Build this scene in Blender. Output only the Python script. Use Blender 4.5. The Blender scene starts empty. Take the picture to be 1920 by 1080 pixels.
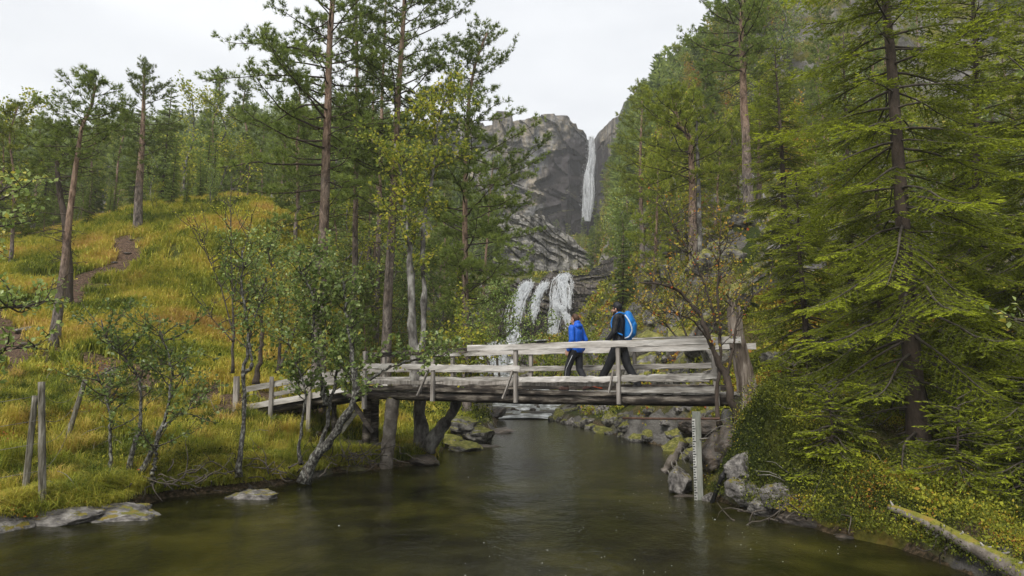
import bpy, bmesh, math, random
import numpy as np
from mathutils import Vector, Matrix
HAZE = 0.0006
S = bpy.context.scene
C = S.collection
PI = math.pi
# ------------------------------------------------------------------ camera, sky, sun, exposure
CAMZ = 2.1
F = 1280.0
A = math.atan(160 / F)
CA, SA = math.cos(A), math.sin(A)
cd = bpy.data.cameras.new('camera'); cam = bpy.data.objects.new('camera', cd); C.objects.link(cam)
cam.location = (0, 0, CAMZ); cam.rotation_euler = (PI / 2 + A, 0, 0)
cd.sensor_width = 36; cd.lens = 24; cd.clip_start = 0.1; cd.clip_end = 3000
S.camera = cam
SUN_EL, SUN_AZ = math.radians(50), math.radians(205)     # azimuth measured clockwise from +Y
w = bpy.data.worlds.new('World'); S.world = w; w.use_nodes = True
nt = w.node_tree; nt.nodes.clear()
def wn(t, **k):
    n = nt.nodes.new(t)
    for a, b in k.items(): setattr(n, a, b)
    return n
sky = wn('ShaderNodeTexSky', sky_type='NISHITA', sun_disc=False, sun_elevation=SUN_EL, sun_rotation=SUN_AZ,
         air_density=2.0, dust_density=6.0)
b1 = wn('ShaderNodeBackground'); b1.inputs[1].default_value = 0.05
nt.links.new(sky.outputs[0], b1.inputs[0])
tc = wn('ShaderNodeTexCoord'); mp = wn('ShaderNodeMapping'); mp.inputs['Scale'].default_value = (1, 1, 2.6)
nz = wn('ShaderNodeTexNoise'); nz.inputs['Scale'].default_value = 1.6; nz.inputs['Detail'].default_value = 6
nz.inputs['Roughness'].default_value = .55
rp = wn('ShaderNodeValToRGB'); rp.color_ramp.elements[0].position = .3; rp.color_ramp.elements[1].position = .7
rp.color_ramp.elements[0].color = (.66, .68, .72, 1); rp.color_ramp.elements[1].color = (.94, .95, .97, 1)
nt.links.new(tc.outputs['Generated'], mp.inputs[0]); nt.links.new(mp.outputs[0], nz.inputs[0]); nt.links.new(nz.outputs[0], rp.inputs[0])
b2 = wn('ShaderNodeBackground'); b2.inputs[1].default_value = 0.60       # the overcast cloud deck
nt.links.new(rp.outputs[0], b2.inputs[0])
ad = wn('ShaderNodeMixShader'); ad.inputs[0].default_value = .88
nt.links.new(b1.outputs[0], ad.inputs[1]); nt.links.new(b2.outputs[0], ad.inputs[2])
wo = wn('ShaderNodeOutputWorld'); nt.links.new(ad.outputs[0], wo.inputs[0])
sl = bpy.data.lights.new('sun', 'SUN'); so = bpy.data.objects.new('sun', sl); C.objects.link(so)
sl.energy = 1.5; sl.angle = math.radians(14); sl.color = (1, .96, .9)
dv = Vector((math.sin(SUN_AZ) * math.cos(SUN_EL), math.cos(SUN_AZ) * math.cos(SUN_EL), math.sin(SUN_EL)))
so.rotation_euler = dv.to_track_quat('Z', 'Y').to_euler()
S.view_settings.view_transform = 'Standard'; S.view_settings.look = 'None'
S.view_settings.exposure = 1.12; S.view_settings.gamma = 1
S.cycles.max_bounces = 6; S.cycles.diffuse_bounces = 4; S.cycles.glossy_bounces = 3
S.cycles.transmission_bounces = 4; S.cycles.volume_bounces = 1; S.cycles.transparent_max_bounces = 8
S.cycles.use_adaptive_sampling = True
# ------------------------------------------------------------------ pixel -> world
def at(px, py, Y):
    cx, cy = (px - 960) / F, (540 - py) / F
    k = Y / (CA - cy * SA)
    return np.array([cx * k, Y, CAMZ + k * (SA + cy * CA)])
def wpx(py, z=0.):                                # distance at which the level z shows at row py
    cy = (540 - py) / F
    return (z - CAMZ) * (CA - cy * SA) / (SA + cy * CA)
def P0(px, py, z=0.):
    return at(px, py, wpx(py, z))
# ------------------------------------------------------------------ noise
def _h(i, j, k, s):
    n = (i.astype(np.int64) * 374761393 + j.astype(np.int64) * 668265263 + k.astype(np.int64) * 2147483647 + s * 974711) & 0xffffffff
    n = ((n ^ (n >> 13)) * 1274126177) & 0xffffffff
    n = ((n ^ (n >> 16)) * 2246822519) & 0xffffffff
    return ((n ^ (n >> 15)) & 0xffff) / 65535.
def vn(p, s=0):
    p = np.asarray(p, float); i = np.floor(p); f = p - i; f = f * f * (3 - 2 * f); i = i.astype(np.int64)
    r = 0
    for a in (0, 1):
        for b in (0, 1):
            for c in (0, 1):
                wt = (f[..., 0] if a else 1 - f[..., 0]) * (f[..., 1] if b else 1 - f[..., 1]) * (f[..., 2] if c else 1 - f[..., 2])
                r = r + wt * _h(i[..., 0] + a, i[..., 1] + b, i[..., 2] + c, s)
    return r * 2 - 1
def fbm(p, o=4, s=0, g=.5):
    p = np.asarray(p, float); r = 0; a = 1.; t = 0
    for k in range(o):
        r = r + a * vn(p * 2 ** k + 17.3 * k, s + k); t += a; a *= g
    return r / t
def xy(x, y, sc): return np.stack([np.asarray(x, float) * sc, np.asarray(y, float) * sc, np.zeros_like(np.asarray(x, float)) + .37], -1)
def ss(a, b, x):
    t = np.clip((x - a) / (b - a), 0, 1); return t * t * (3 - 2 * t)
def nrm(v): return v / np.maximum(np.linalg.norm(v, axis=-1, keepdims=True), 1e-9)
# ------------------------------------------------------------------ mesh building
class MB:
    def __init__(s): s.v = []; s.q = []; s.t = []; s.n = 0; s.c = []
    def add(s, V, Q=None, T=None, tint=None):
        V = np.asarray(V, float).reshape(-1, 3)
        s.v.append(V)
        if Q is not None and len(Q): s.q.append(np.asarray(Q, np.int64).reshape(-1, 4) + s.n)
        if T is not None and len(T): s.t.append(np.asarray(T, np.int64).reshape(-1, 3) + s.n)
        if tint is None: tint = np.zeros(len(V))
        s.c.append(np.broadcast_to(np.asarray(tint, float), (len(V),)))
        s.n += len(V)
    def mesh(s, name, smooth=True):
        V = np.concatenate(s.v); m = bpy.data.meshes.new(name)
        q = np.concatenate(s.q) if s.q else np.zeros((0, 4), int); t = np.concatenate(s.t) if s.t else np.zeros((0, 3), int)
        m.vertices.add(len(V)); m.vertices.foreach_set('co', V.astype(np.float32).ravel())
        nl = len(q) * 4 + len(t) * 3; m.loops.add(nl)
        m.loops.foreach_set('vertex_index', np.concatenate([q.ravel(), t.ravel()]).astype(np.int32))
        m.polygons.add(len(q) + len(t))
        st = np.concatenate([np.arange(len(q)) * 4, len(q) * 4 + np.arange(len(t)) * 3]).astype(np.int32)
        m.polygons.foreach_set('loop_start', st)
        m.polygons.foreach_set('use_smooth', np.full(len(q) + len(t), smooth))
        m.update(calc_edges=True)
        a = m.attributes.new('tint', 'FLOAT', 'POINT'); a.data.foreach_set('value', np.concatenate(s.c).astype(np.float32))
        m.validate()
        return m
    def build(s, name, mat, parent=None, smooth=True):
        m = s.mesh(name, smooth)
        if mat: m.materials.append(mat)
        o = bpy.data.objects.new(name, m); C.objects.link(o)
        if parent:
            o.parent = parent
            o.matrix_parent_inverse = Matrix.Translation(parent.location).inverted() if tuple(parent.rotation_euler) == (0, 0, 0) else Matrix.Identity(4)
        return o
    # oriented box from p0 to p1, w across, h along up
    def bar(s, p0, p1, w, h, up=(0, 0, 1), seg=1, rough=0., tint=0., seed=0):
        p0 = np.array(p0, float); p1 = np.array(p1, float); d = p1 - p0; d = d / np.linalg.norm(d)
        up = np.array(up, float); sd = np.cross(d, up); sd /= np.linalg.norm(sd); u = np.cross(sd, d)
        t = np.linspace(0, 1, seg + 1)[:, None]; c = p0 + (p1 - p0) * t
        c4 = []
        rs = np.random.RandomState(seed + int(abs(p0[0] * 97 + p0[2] * 31)) % 10000)
        e = min(w, h) * .12
        prof = [(-w/2+e, -h/2), (w/2-e, -h/2), (w/2, -h/2+e), (w/2, h/2-e), (w/2-e, h/2), (-w/2+e, h/2), (-w/2, h/2-e), (-w/2, -h/2+e)]
        K = len(prof)
        for a, b in prof:
            j = rs.randn(seg + 1, 2) * rough
            c4.append(c + sd * (a + j[:, :1]) + u * (b + j[:, 1:]))
        V = np.stack(c4, 1).reshape(-1, 3)
        Q = []
        for i in range(seg):
            for k in range(K): Q.append((i*K+k, i*K+(k+1) % K, (i+1)*K+(k+1) % K, (i+1)*K+k))
        base = len(V)
        V = np.vstack([V, c[0], c[-1]])
        T = [(base, (k+1) % K, k) for k in range(K)] + [(base+1, seg*K+k, seg*K+(k+1) % K) for k in range(K)]
        s.add(V, Q, T, tint)
    # n tubes of k points each
    def tubes(s, P, R, sides=6, tint=0., cap=True):
        P = np.asarray(P, float); R = np.asarray(R, float)
        if P.ndim == 2: P = P[None]; R = R[None]
        n, k, _ = P.shape
        T = np.gradient(P, axis=1); T = nrm(T)
        ref = np.where(np.abs(T[:, :1, 2:3]) > .8, np.array([1., 0, 0]), np.array([0, 0, 1.]))
        ref = np.broadcast_to(ref, T.shape)
        a = nrm(np.cross(T, ref)); b = np.cross(T, a)
        th = np.arange(sides) * 2 * PI / sides
        V = P[:, :, None] + R[:, :, None, None] * (a[:, :, None] * np.cos(th)[None, None, :, None] + b[:, :, None] * np.sin(th)[None, None, :, None])
        i = np.arange(k - 1)[:, None] * sides; j = np.arange(sides)[None]
        q = np.stack([i + j, i + (j + 1) % sides, i + sides + (j + 1) % sides, i + sides + j], -1).reshape(-1, 4)
        Q = (q[None] + (np.arange(n) * k * sides)[:, None, None]).reshape(-1, 4)
        tt = np.broadcast_to(np.asarray(tint, float).reshape(-1, 1) if np.ndim(tint) else np.full((n, 1), tint), (n, k * sides)).ravel()
        if cap:
            base = n * k * sides
            V2 = np.concatenate([V.reshape(-1, 3), P[:, 0], P[:, -1]])
            jj = np.arange(sides)
            t0 = np.stack([np.zeros(sides, int), jj, (jj + 1) % sides], -1)
            TT = []
            for m_ in range(n):
                o = m_ * k * sides; e = o + (k - 1) * sides
                TT.append(np.stack([np.full(sides, base + m_), o + (jj + 1) % sides, o + jj], -1))
                TT.append(np.stack([np.full(sides, base + n + m_), e + jj, e + (jj + 1) % sides], -1))
            s.add(V2, Q, np.concatenate(TT), np.concatenate([tt, np.full(2 * n, tt[0])]))
        else:
            s.add(V.reshape(-1, 3), Q, None, tt)
    # needles: thin triangles from P along D
    def needles(s, Pn, D, L, W, tint):
        n = len(Pn); D = nrm(D); r = nrm(np.random.randn(n, 3)); a = nrm(np.cross(D, r))
        L = np.broadcast_to(L, (n,))[:, None]; W = np.broadcast_to(W, (n,))[:, None]
        V = np.stack([Pn - a * W / 2, Pn + a * W / 2, Pn + D * L], 1).reshape(-1, 3)
        T = np.arange(n * 3).reshape(-1, 3)
        s.add(V, None, T, np.repeat(np.broadcast_to(tint, (n,)), 3))
    # leaves: folded diamonds
    def leaves(s, Pn, D, Nn, L, W, tint):
        n = len(Pn); D = nrm(D); a = nrm(np.cross(D, Nn)); Nn = np.cross(a, D)
        L = np.broadcast_to(L, (n,))[:, None]; W = np.broadcast_to(W, (n,))[:, None]
        m = Pn + D * L * .5
        V = np.stack([Pn, m - a * W / 2 + Nn * W * .12, Pn + D * L - Nn * L * .12, m + a * W / 2 + Nn * W * .12], 1).reshape(-1, 3)
        b = np.arange(n) * 4
        T = np.concatenate([np.stack([b, b + 1, b + 2], -1), np.stack([b, b + 2, b + 3], -1)])
        s.add(V, None, T, np.repeat(np.broadcast_to(tint, (n,)), 4))
    # grass blades rooted at Pn
    def blades(s, Pn, L, W, bend, tint):
        n = len(Pn); th = np.random.rand(n) * 2 * PI; d = np.stack([np.cos(th), np.sin(th), 0 * th], -1)
        a = np.stack([-np.sin(th), np.cos(th), 0 * th], -1); L = np.broadcast_to(L, (n,))[:, None]; W = np.broadcast_to(W, (n,))[:, None]
        bend = np.broadcast_to(bend, (n,))[:, None]
        z = np.array([0, 0, 1.])
        p1 = Pn + z * L * .55 + d * bend * L * .25; p2 = Pn + z * L * (1 - bend * .45) + d * bend * L * .9
        V = np.stack([Pn - a * W / 2, Pn + a * W / 2, p1 + a * W * .4, p1 - a * W * .4, p2], 1).reshape(-1, 3)
        b = np.arange(n) * 5
        s.add(V, np.stack([b, b + 1, b + 2, b + 3], -1), np.stack([b + 3, b + 2, b + 4], -1), np.repeat(np.broadcast_to(tint, (n,)), 5))
def tag(o, label=None, cat=None, group=None, kind=None):
    if label: o['label'] = label
    if cat: o['category'] = cat
    if group: o['group'] = group
    if kind: o['kind'] = kind
    return o
def empty(name, loc, label=None, cat=None, group=None):
    o = bpy.data.objects.new(name, None); C.objects.link(o); o.location = tuple(loc); o.empty_display_size = .3
    return tag(o, label, cat, group)
# ------------------------------------------------------------------ materials
def node(t, ty, **k):
    n = t.nodes.new(ty)
    for a, b in k.items(): setattr(n, a, b)
    return n
def ramp(t, stops, inp):
    r = node(t, 'ShaderNodeValToRGB'); e = r.color_ramp.elements
    while len(e) < len(stops): e.new(.5)
    for x, (p, c) in zip(e, stops): x.position = p; x.color = (*c, 1)
    t.links.new(inp, r.inputs[0]); return r.outputs[0]
def mix(t, f, a, b, mode='MIX'):
    m = node(t, 'ShaderNodeMix', data_type='RGBA', blend_type=mode)
    for i, x in ((0, f), (6, a), (7, b)):
        if hasattr(x, 'is_output'): t.links.new(x, m.inputs[i])
        elif i == 0: m.inputs[0].default_value = x
        else: m.inputs[i].default_value = (*x, 1)
    return m.outputs[2]
def mth(t, op, a, b=None, clamp=False):
    m = node(t, 'ShaderNodeMath', operation=op, use_clamp=clamp)
    for i, x in enumerate((a, b)):
        if x is None: continue
        if hasattr(x, 'is_output'): t.links.new(x, m.inputs[i])
        else: m.inputs[i].default_value = x
    return m.outputs[0]
def noise(t, scale, detail=6, stretch=(1, 1, 1), rough=.6, kind='Object', dist=0.):
    tc = node(t, 'ShaderNodeTexCoord'); mp = node(t, 'ShaderNodeMapping'); mp.inputs['Scale'].default_value = stretch
    n = node(t, 'ShaderNodeTexNoise'); n.inputs['Scale'].default_value = scale; n.inputs['Detail'].default_value = detail
    n.inputs['Roughness'].default_value = rough; n.inputs['Distortion'].default_value = dist
    t.links.new(tc.outputs[kind], mp.inputs[0]); t.links.new(mp.outputs[0], n.inputs[0]); return n.outputs[0]
def newmat(name):
    m = bpy.data.materials.new(name); m.use_nodes = True; t = m.node_tree; t.nodes.clear()
    o = node(t, 'ShaderNodeOutputMaterial'); p = node(t, 'ShaderNodeBsdfPrincipled'); t.links.new(p.outputs[0], o.inputs[0])
    return m, t, p, o
def setc(t, p, c):
    if hasattr(c, 'is_output'): t.links.new(c, p.inputs['Base Color'])
    else: p.inputs['Base Color'].default_value = (*c, 1)
def bump(t, p, h, st=.5, d=.02):
    b = node(t, 'ShaderNodeBump'); b.inputs['Strength'].default_value = st; b.inputs['Distance'].default_value = d
    t.links.new(h, b.inputs['Height']); t.links.new(b.outputs[0], p.inputs['Normal'])
def M(name, stops, scale=4, rough=.85, bst=.5, bd=.02, bscale=None, stretch=(1, 1, 1), spec=.3, moss=None, mossamt=.5, detail=7):
    m, t, p, o = newmat(name)
    n = noise(t, scale, detail, stretch); c = ramp(t, stops, n)
    n2 = noise(t, bscale or scale * 5, 8, stretch, .65)
    c = mix(t, .55, c, ramp(t, [(.3, (.45, .45, .45)), (.7, (1, 1, 1))], n2), 'MULTIPLY')
    if moss:
        g = node(t, 'ShaderNodeNewGeometry'); sx = node(t, 'ShaderNodeSeparateXYZ'); t.links.new(g.outputs['Normal'], sx.inputs[0])
        mm = mth(t, 'ADD', mth(t, 'MULTIPLY', sx.outputs[2], .5), noise(t, 2.6, 8, (1, 1, 1), .7))
        mk = ramp(t, [(1.05 - mossamt * .6, (0, 0, 0)), (min(1.15 - mossamt * .6, 1), (1, 1, 1))], mm)
        mc = ramp(t, moss, noise(t, 5, 6)); c = mix(t, mk, c, mix(t, .5, mc, ramp(t, [(.35, (.4, .4, .4)), (.65, (1, 1, 1))], noise(t, 60, 4)), 'MULTIPLY'))
    setc(t, p, c); p.inputs['Roughness'].default_value = rough; p.inputs['Specular IOR Level'].default_value = spec
    bump(t, p, n2, bst, bd); return m
def ML(name, stops, trans=.35, rough=.55, spec=.15, vary=.25):
    m, t, p, o = newmat(name)
    a = node(t, 'ShaderNodeAttribute', attribute_name='tint'); c = ramp(t, stops, a.outputs['Fac'])
    oi = node(t, 'ShaderNodeObjectInfo'); hs = node(t, 'ShaderNodeHueSaturation')
    v = mth(t, 'ADD', mth(t, 'MULTIPLY', oi.outputs['Random'], vary * 2), 1 - vary)
    t.links.new(v, hs.inputs['Value']); t.links.new(c, hs.inputs['Color'])
    hs.inputs['Saturation'].default_value = 1.
    c = hs.outputs[0]; setc(t, p, c); p.inputs['Roughness'].default_value = rough; p.inputs['Specular IOR Level'].default_value = spec
    tr = node(t, 'ShaderNodeBsdfTranslucent'); t.links.new(c, tr.inputs[0])
    mx = node(t, 'ShaderNodeMixShader'); mx.inputs[0].default_value = trans
    t.links.new(p.outputs[0], mx.inputs[1]); t.links.new(tr.outputs[0], mx.inputs[2]); t.links.new(mx.outputs[0], o.inputs[0]); return m
G_MOSS = [(.3, (.10, .12, .015)), (.5, (.22, .21, .03)), (.7, (.30, .20, .04))]
def pinebark():
    m, t, p, o = newmat('pine_bark'); n1 = noise(t, 7, 8, (1, 1, .35), .7, dist=.5); n2 = noise(t, 26, 8, (1, 1, .3), .7)
    lo = ramp(t, [(.35, (.035, .028, .024)), (.5, (.17, .14, .12)), (.65, (.36, .31, .27))], n1); hi = ramp(t, [(.35, (.09, .045, .025)), (.5, (.30, .20, .14)), (.65, (.46, .32, .23))], n1)
    tc = node(t, 'ShaderNodeTexCoord'); sx = node(t, 'ShaderNodeSeparateXYZ'); t.links.new(tc.outputs['Generated'], sx.inputs[0])
    c = mix(t, ramp(t, [(.18, (0, 0, 0)), (.5, (1, 1, 1))], mth(t, 'ADD', sx.outputs[2], mth(t, 'MULTIPLY', mth(t, 'SUBTRACT', noise(t, 1.2, 4), .5), .5))), lo, hi)
    c = mix(t, .8, c, ramp(t, [(.35, (.3, .3, .3)), (.6, (1.1, 1.1, 1.1))], n2), 'MULTIPLY'); setc(t, p, c); p.inputs['Roughness'].default_value = .85; bump(t, p, mth(t, 'ADD', n1, n2), 1., .06); return m
m_pinebark = pinebark()
m_greybark = M('grey_bark', [(.38, (.05, .045, .04)), (.5, (.17, .16, .145)), (.64, (.36, .35, .32))], 5, stretch=(1, 1, .5), bscale=25, bd=.03, bst=.8)
m_alder = M('alder_bark', [(.38, (.03, .027, .022)), (.5, (.09, .085, .075)), (.62, (.30, .30, .26))], 26, stretch=(1, 1, .6), bscale=30, bd=.015, bst=.8)
m_darkbark = M('dark_bark', [(.3, (.035, .028, .022)), (.7, (.12, .09, .07))], 6, stretch=(1, 1, .4), bscale=30, bd=.03, bst=.8)
m_twig = M('twig_bark', [(.3, (.04, .033, .026)), (.7, (.13, .11, .09))], 8, bst=.3)
m_deadtwig = M('dead_twig', [(.3, (.12, .11, .09)), (.7, (.30, .28, .25))], 8, bst=.3)
m_pine = ML('pine_needles', [(0, (.08, .115, .03)), (.5, (.215, .28, .065)), (1, (.40, .46, .11))], trans=.5)
m_pinew = ML('pine_needles_warm', [(0, (.10, .14, .02)), (.5, (.28, .33, .045)), (1, (.50, .50, .08))], trans=.5)
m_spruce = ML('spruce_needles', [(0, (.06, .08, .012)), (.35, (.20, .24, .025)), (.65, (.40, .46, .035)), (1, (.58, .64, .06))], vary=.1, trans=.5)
m_alderleaf = ML('alder_leaf', [(0, (.10, .16, .04)), (.5, (.25, .34, .085)), (.85, (.42, .50, .17)), (1, (.60, .52, .08))], rough=.35, trans=.45, spec=.4)
m_yellowleaf = ML('birch_leaf', [(0, (.15, .21, .04)), (.5, (.36, .40, .06)), (1, (.62, .54, .07))], trans=.5, rough=.5)
m_orangeleaf = ML('rowan_leaf', [(0, (.14, .17, .03)), (.45, (.36, .33, .05)), (.75, (.52, .32, .05)), (.9, (.52, .24, .04)), (1, (.48, .12, .03))], rough=.5)
m_grass = ML('grass_blade', [(0, (.06, .09, .015)), (.3, (.24, .28, .035)), (.5, (.42, .40, .055)), (.75, (.56, .46, .09)), (1, (.54, .36, .12))], trans=.35)
m_under = ML('undergrowth_leaf', [(0, (.025, .035, .006)), (.4, (.12, .14, .018)), (.7, (.34, .35, .035)), (.85, (.36, .24, .03)), (1, (.30, .10, .03))], trans=.25)
m_rock = M('grey_rock', [(.36, (.05, .045, .04)), (.5, (.22, .205, .19)), (.66, (.48, .45, .41))], 3.5, rough=.65, bscale=16, bd=.06, bst=1., moss=G_MOSS, mossamt=.12, spec=.4)
m_mossrock = M('mossy_rock', [(.36, (.04, .037, .034)), (.5, (.19, .18, .165)), (.66, (.42, .40, .36))], 3.5, rough=.7, bscale=16, bd=.06, bst=1., moss=[(.3, (.06, .07, .012)), (.5, (.19, .19, .03)), (.65, (.36, .33, .10)), (.8, (.30, .20, .05))], mossamt=.6, spec=.4)
m_wetrock = M('wet_rock', [(.3, (.03, .026, .022)), (.5, (.08, .065, .05)), (.7, (.17, .13, .10))], 2.5, rough=.35, bscale=12, bd=.04, bst=.8, spec=.5)
m_wood = M('weathered_wood', [(.3, (.14, .125, .11)), (.5, (.34, .32, .29)), (.7, (.60, .58, .54))], 7, stretch=(.35, .35, 3), bscale=20, bd=.01, rough=.8)
m_woodlight = M('pale_plank', [(.3, (.34, .31, .28)), (.5, (.58, .55, .51)), (.7, (.78, .76, .73))], 4, stretch=(.35, .35, 3), bscale=22, bd=.008, rough=.75)
m_wooddark = M('darkened_wood', [(.38, (.012, .010, .008)), (.52, (.05, .04, .032)), (.68, (.26, .23, .19))], 4, stretch=(.5, .5, 2.5), bscale=16, bd=.02, rough=.75)  # wood darkened to hold the shade of the gap between boards and front log
m_fence = M('fence_wood', [(.35, (.05, .045, .03)), (.5, (.17, .155, .12)), (.66, (.36, .34, .29))], 7, stretch=(4, 4, .4), bscale=18, bd=.015, bst=.8)
m_log = M('driftwood', [(.3, (.10, .085, .065)), (.5, (.22, .19, .16)), (.7, (.42, .38, .34))], 5, bscale=22, bd=.02, moss=G_MOSS, mossamt=.5)
# ------------------------------------------------------------------ terrain
np.random.seed(7); random.seed(7)
POOL = np.array([(-5, -60), (-6.4, -10), (-7.6, 4), (-7.4, 8), (-6.9, 9.5), (-5.9, 10.3), (-5.8, 11.9), (-4.9, 12.6), (-4.3, 13.2), (-3.7, 14.8), (-3.2, 15.2),
                 (-2.2, 16.0), (-1.8, 16.9), (-1.9, 19), (-1.6, 21.5), (-.8, 23.5), (-.5, 26), (-.6, 30), (-.4, 33),
                 (1.7, 33), (2.2, 29), (3.2, 26), (3.7, 22.5), (4.5, 19.5), (4.6, 16.5), (4.1, 14.2), (3.5, 12.7), (3.15, 12.2), (3.4, 11.5), (3.75, 10.5),
                 (4.15, 9.3), (4.6, 8.6), (4.75, 7.6), (4.7, 5), (5.2, -10), (6, -60)], float)
def sdist(x, y):
    x = np.asarray(x, float); y = np.asarray(y, float)
    d = np.full(x.shape, 1e9); ins = np.zeros(x.shape, bool); n = len(POOL)
    for i in range(n):
        a = POOL[i]; b = POOL[(i + 1) % n]; e = b - a
        t = np.clip(((x - a[0]) * e[0] + (y - a[1]) * e[1]) / (e @ e), 0, 1)
        d = np.minimum(d, np.hypot(x - a[0] - t * e[0], y - a[1] - t * e[1]))
        c = (a[1] > y) != (b[1] > y)
        with np.errstate(all='ignore'): xi = a[0] + (y - a[1]) / (b[1] - a[1] if b[1] != a[1] else 1e-9) * e[0]
        ins ^= c & (x < xi)
    return np.where(ins, -d, d)
CP = [  # px, py, Y: the ground seen at that place of the photograph stands Y metres ahead
 (-60, 975, 9.3), (0, 955, 10), (200, 915, 11), (400, 885, 12.6), (520, 862, 14), (620, 850, 15.6), (740, 848, 16.8), (820, 850, 17.6),
 (0, 800, 12.5), (250, 800, 14), (450, 800, 15), (560, 810, 15.8), (0, 740, 15), (250, 740, 17), (450, 760, 17), (600, 775, 17.6), (720, 800, 19),
 (100, 645, 20), (300, 655, 21), (480, 680, 22), (600, 695, 24), (720, 730, 25), (800, 755, 26), (870, 772, 27), (900, 775, 32), (-200, 660, 19), (-200, 780, 12.5),
 (0, 560, 25), (200, 560, 26), (400, 562, 27), (560, 570, 29), (-200, 520, 28),
 (0, 485, 31), (200, 432, 34), (370, 395, 37), (500, 388, 39), (600, 430, 43), (700, 520, 46), (800, 600, 50), (880, 672, 52),
 (0, 470, 50), (250, 405, 50), (420, 385, 52), (-300, 420, 45),
 (850, 560, 78), (850, 420, 100), (930, 450, 112), (940, 610, 72), (760, 430, 85), (700, 330, 130), (880, 330, 170), (500, 330, 130), (200, 350, 130), (0, 350, 120), (-300, 330, 120),
 (400, 270, 260), (100, 300, 260), (700, 260, 280), (940, 255, 300), (1040, 250, 300), (-600, 250, 260),
 (1500, 900, 10.2), (1440, 765, 11), (1600, 765, 13), (1800, 800, 11.5), (1700, 900, 9.8), (1900, 960, 9), (1500, 725, 16), (1850, 725, 15.5), (1900, 850, 10.2), (2200, 900, 9),
 (1385, 775, 12.8), (1420, 705, 18), (1350, 650, 20.5), (1250, 705, 23.5), (1180, 742, 27), (1110, 764, 33), (2200, 700, 14),
 (1250, 590, 27), (1150, 620, 42), (1090, 690, 50), (980, 755, 42), (1000, 735, 50), (1000, 690, 56), (1040, 655, 66), (1040, 500, 84), (1060, 470, 110), (1100, 430, 150), (1090, 420, 205),
 (1303, 530, 28), (1400, 445, 30), (1500, 560, 25), (1600, 600, 22), (1800, 640, 20), (1950, 600, 24), (2300, 560, 20),
 (1500, 400, 36), (1700, 420, 35), (1900, 400, 36), (1210, 490, 50), (1150, 500, 84), (1300, 350, 56), (1500, 200, 64), (1800, 150, 66), (2300, 200, 60),
 (1118, 250, 226), (1155, 215, 190), (1195, 185, 160), (1245, 155, 120), (1290, 125, 92), (1360, 60, 78), (1450, -30, 76), (1900, -120, 90),
 (1130, 420, 160), (1180, 350, 120), (1250, 300, 88), (1130, 330, 195)]
W3 = [(45, -5, 6), (100, 0, 30), (150, 60, 110), (260, 150, 190), (120, 240, 150), (60, 330, 110), (160, 400, 160), (320, 320, 200), (0, 420, 95), (-100, 420, 80), (-300, 300, 90), (-250, 100, 60), (-25, 8, 2.6), (-50, 5, 7), (-120, -5, 20), (12, 4, 1.6), (9, 0, 1.4), (14, -2, 2.2), (-12, 2, 1.3), (-10, -2, 1.3)]
cp = np.array([at(*c) for c in CP] + [np.array(c, float) for c in W3])
sh = POOL[(POOL[:, 1] > 2)]
shz = [.30 if (p[0] < 0) else .45 for p in sh]
sh3 = np.array([(p[0], p[1], z) for p, z in zip(sh, shz)])
cp = np.vstack([cp, sh3])
def uv(x, y): return np.stack([np.arctan2(x, y) * 1.6, np.log(np.hypot(x, y) + 1.0)], -1)
_u = uv(cp[:, 0], cp[:, 1]); _e = (cp[:, 2] - CAMZ) / np.hypot(cp[:, 0], cp[:, 1])
def _phi(r): return np.where(r > 0, r * r * np.log(r + 1e-12), 0)
_K = _phi(np.linalg.norm(_u[:, None] - _u[None], axis=-1)) + np.eye(len(_u)) * 2e-4
_Pm = np.hstack([np.ones((len(_u), 1)), _u])
_A = np.block([[_K, _Pm], [_Pm.T, np.zeros((3, 3))]])
_w = np.linalg.solve(_A, np.concatenate([_e, np.zeros(3)]))
def land(x, y):
    u = uv(x, y); sh_ = u.shape[:-1]; u = u.reshape(-1, 2); r = np.zeros(len(u))
    for i in range(0, len(u), 20000):
        q = u[i:i + 20000]
        r[i:i + 20000] = _phi(np.linalg.norm(q[:, None] - _u[None], axis=-1)) @ _w[:-3] + _w[-3] + q @ _w[-2:]
    e = r.reshape(sh_)
    e = np.clip(e, -1, 1.1)
    z = CAMZ + e * np.hypot(x, y)
    th = np.abs(np.arctan2(x, y)); z = z + (1.2 - z) * ss(1.45, 1.9, th)
    return z
CREEK = np.array([(.6, 32, -.02), (.75, 36, .12), (.9, 40, .42), (1.0, 44, .75), (.4, 49, 1.2), (-.6, 53, 1.6), (-1.3, 56, 2.0), (-1.3, 58.5, 4.6), (0, 62, 5.0), (3, 67, 5.3), (4.2, 72, 5.6)])
def creek(x, y):
    d = np.full(np.shape(x), 1e9); zz = np.zeros(np.shape(x))
    for a, b in zip(CREEK[:-1], CREEK[1:]):
        e = b[:2] - a[:2]; t = np.clip(((x - a[0]) * e[0] + (y - a[1]) * e[1]) / (e @ e), 0, 1)
        q = np.hypot(x - a[0] - t * e[0], y - a[1] - t * e[1]); m = q < d
        d = np.where(m, q, d); zz = np.where(m, a[2] + (b[2] - a[2]) * t, zz)
    return d, zz
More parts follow.
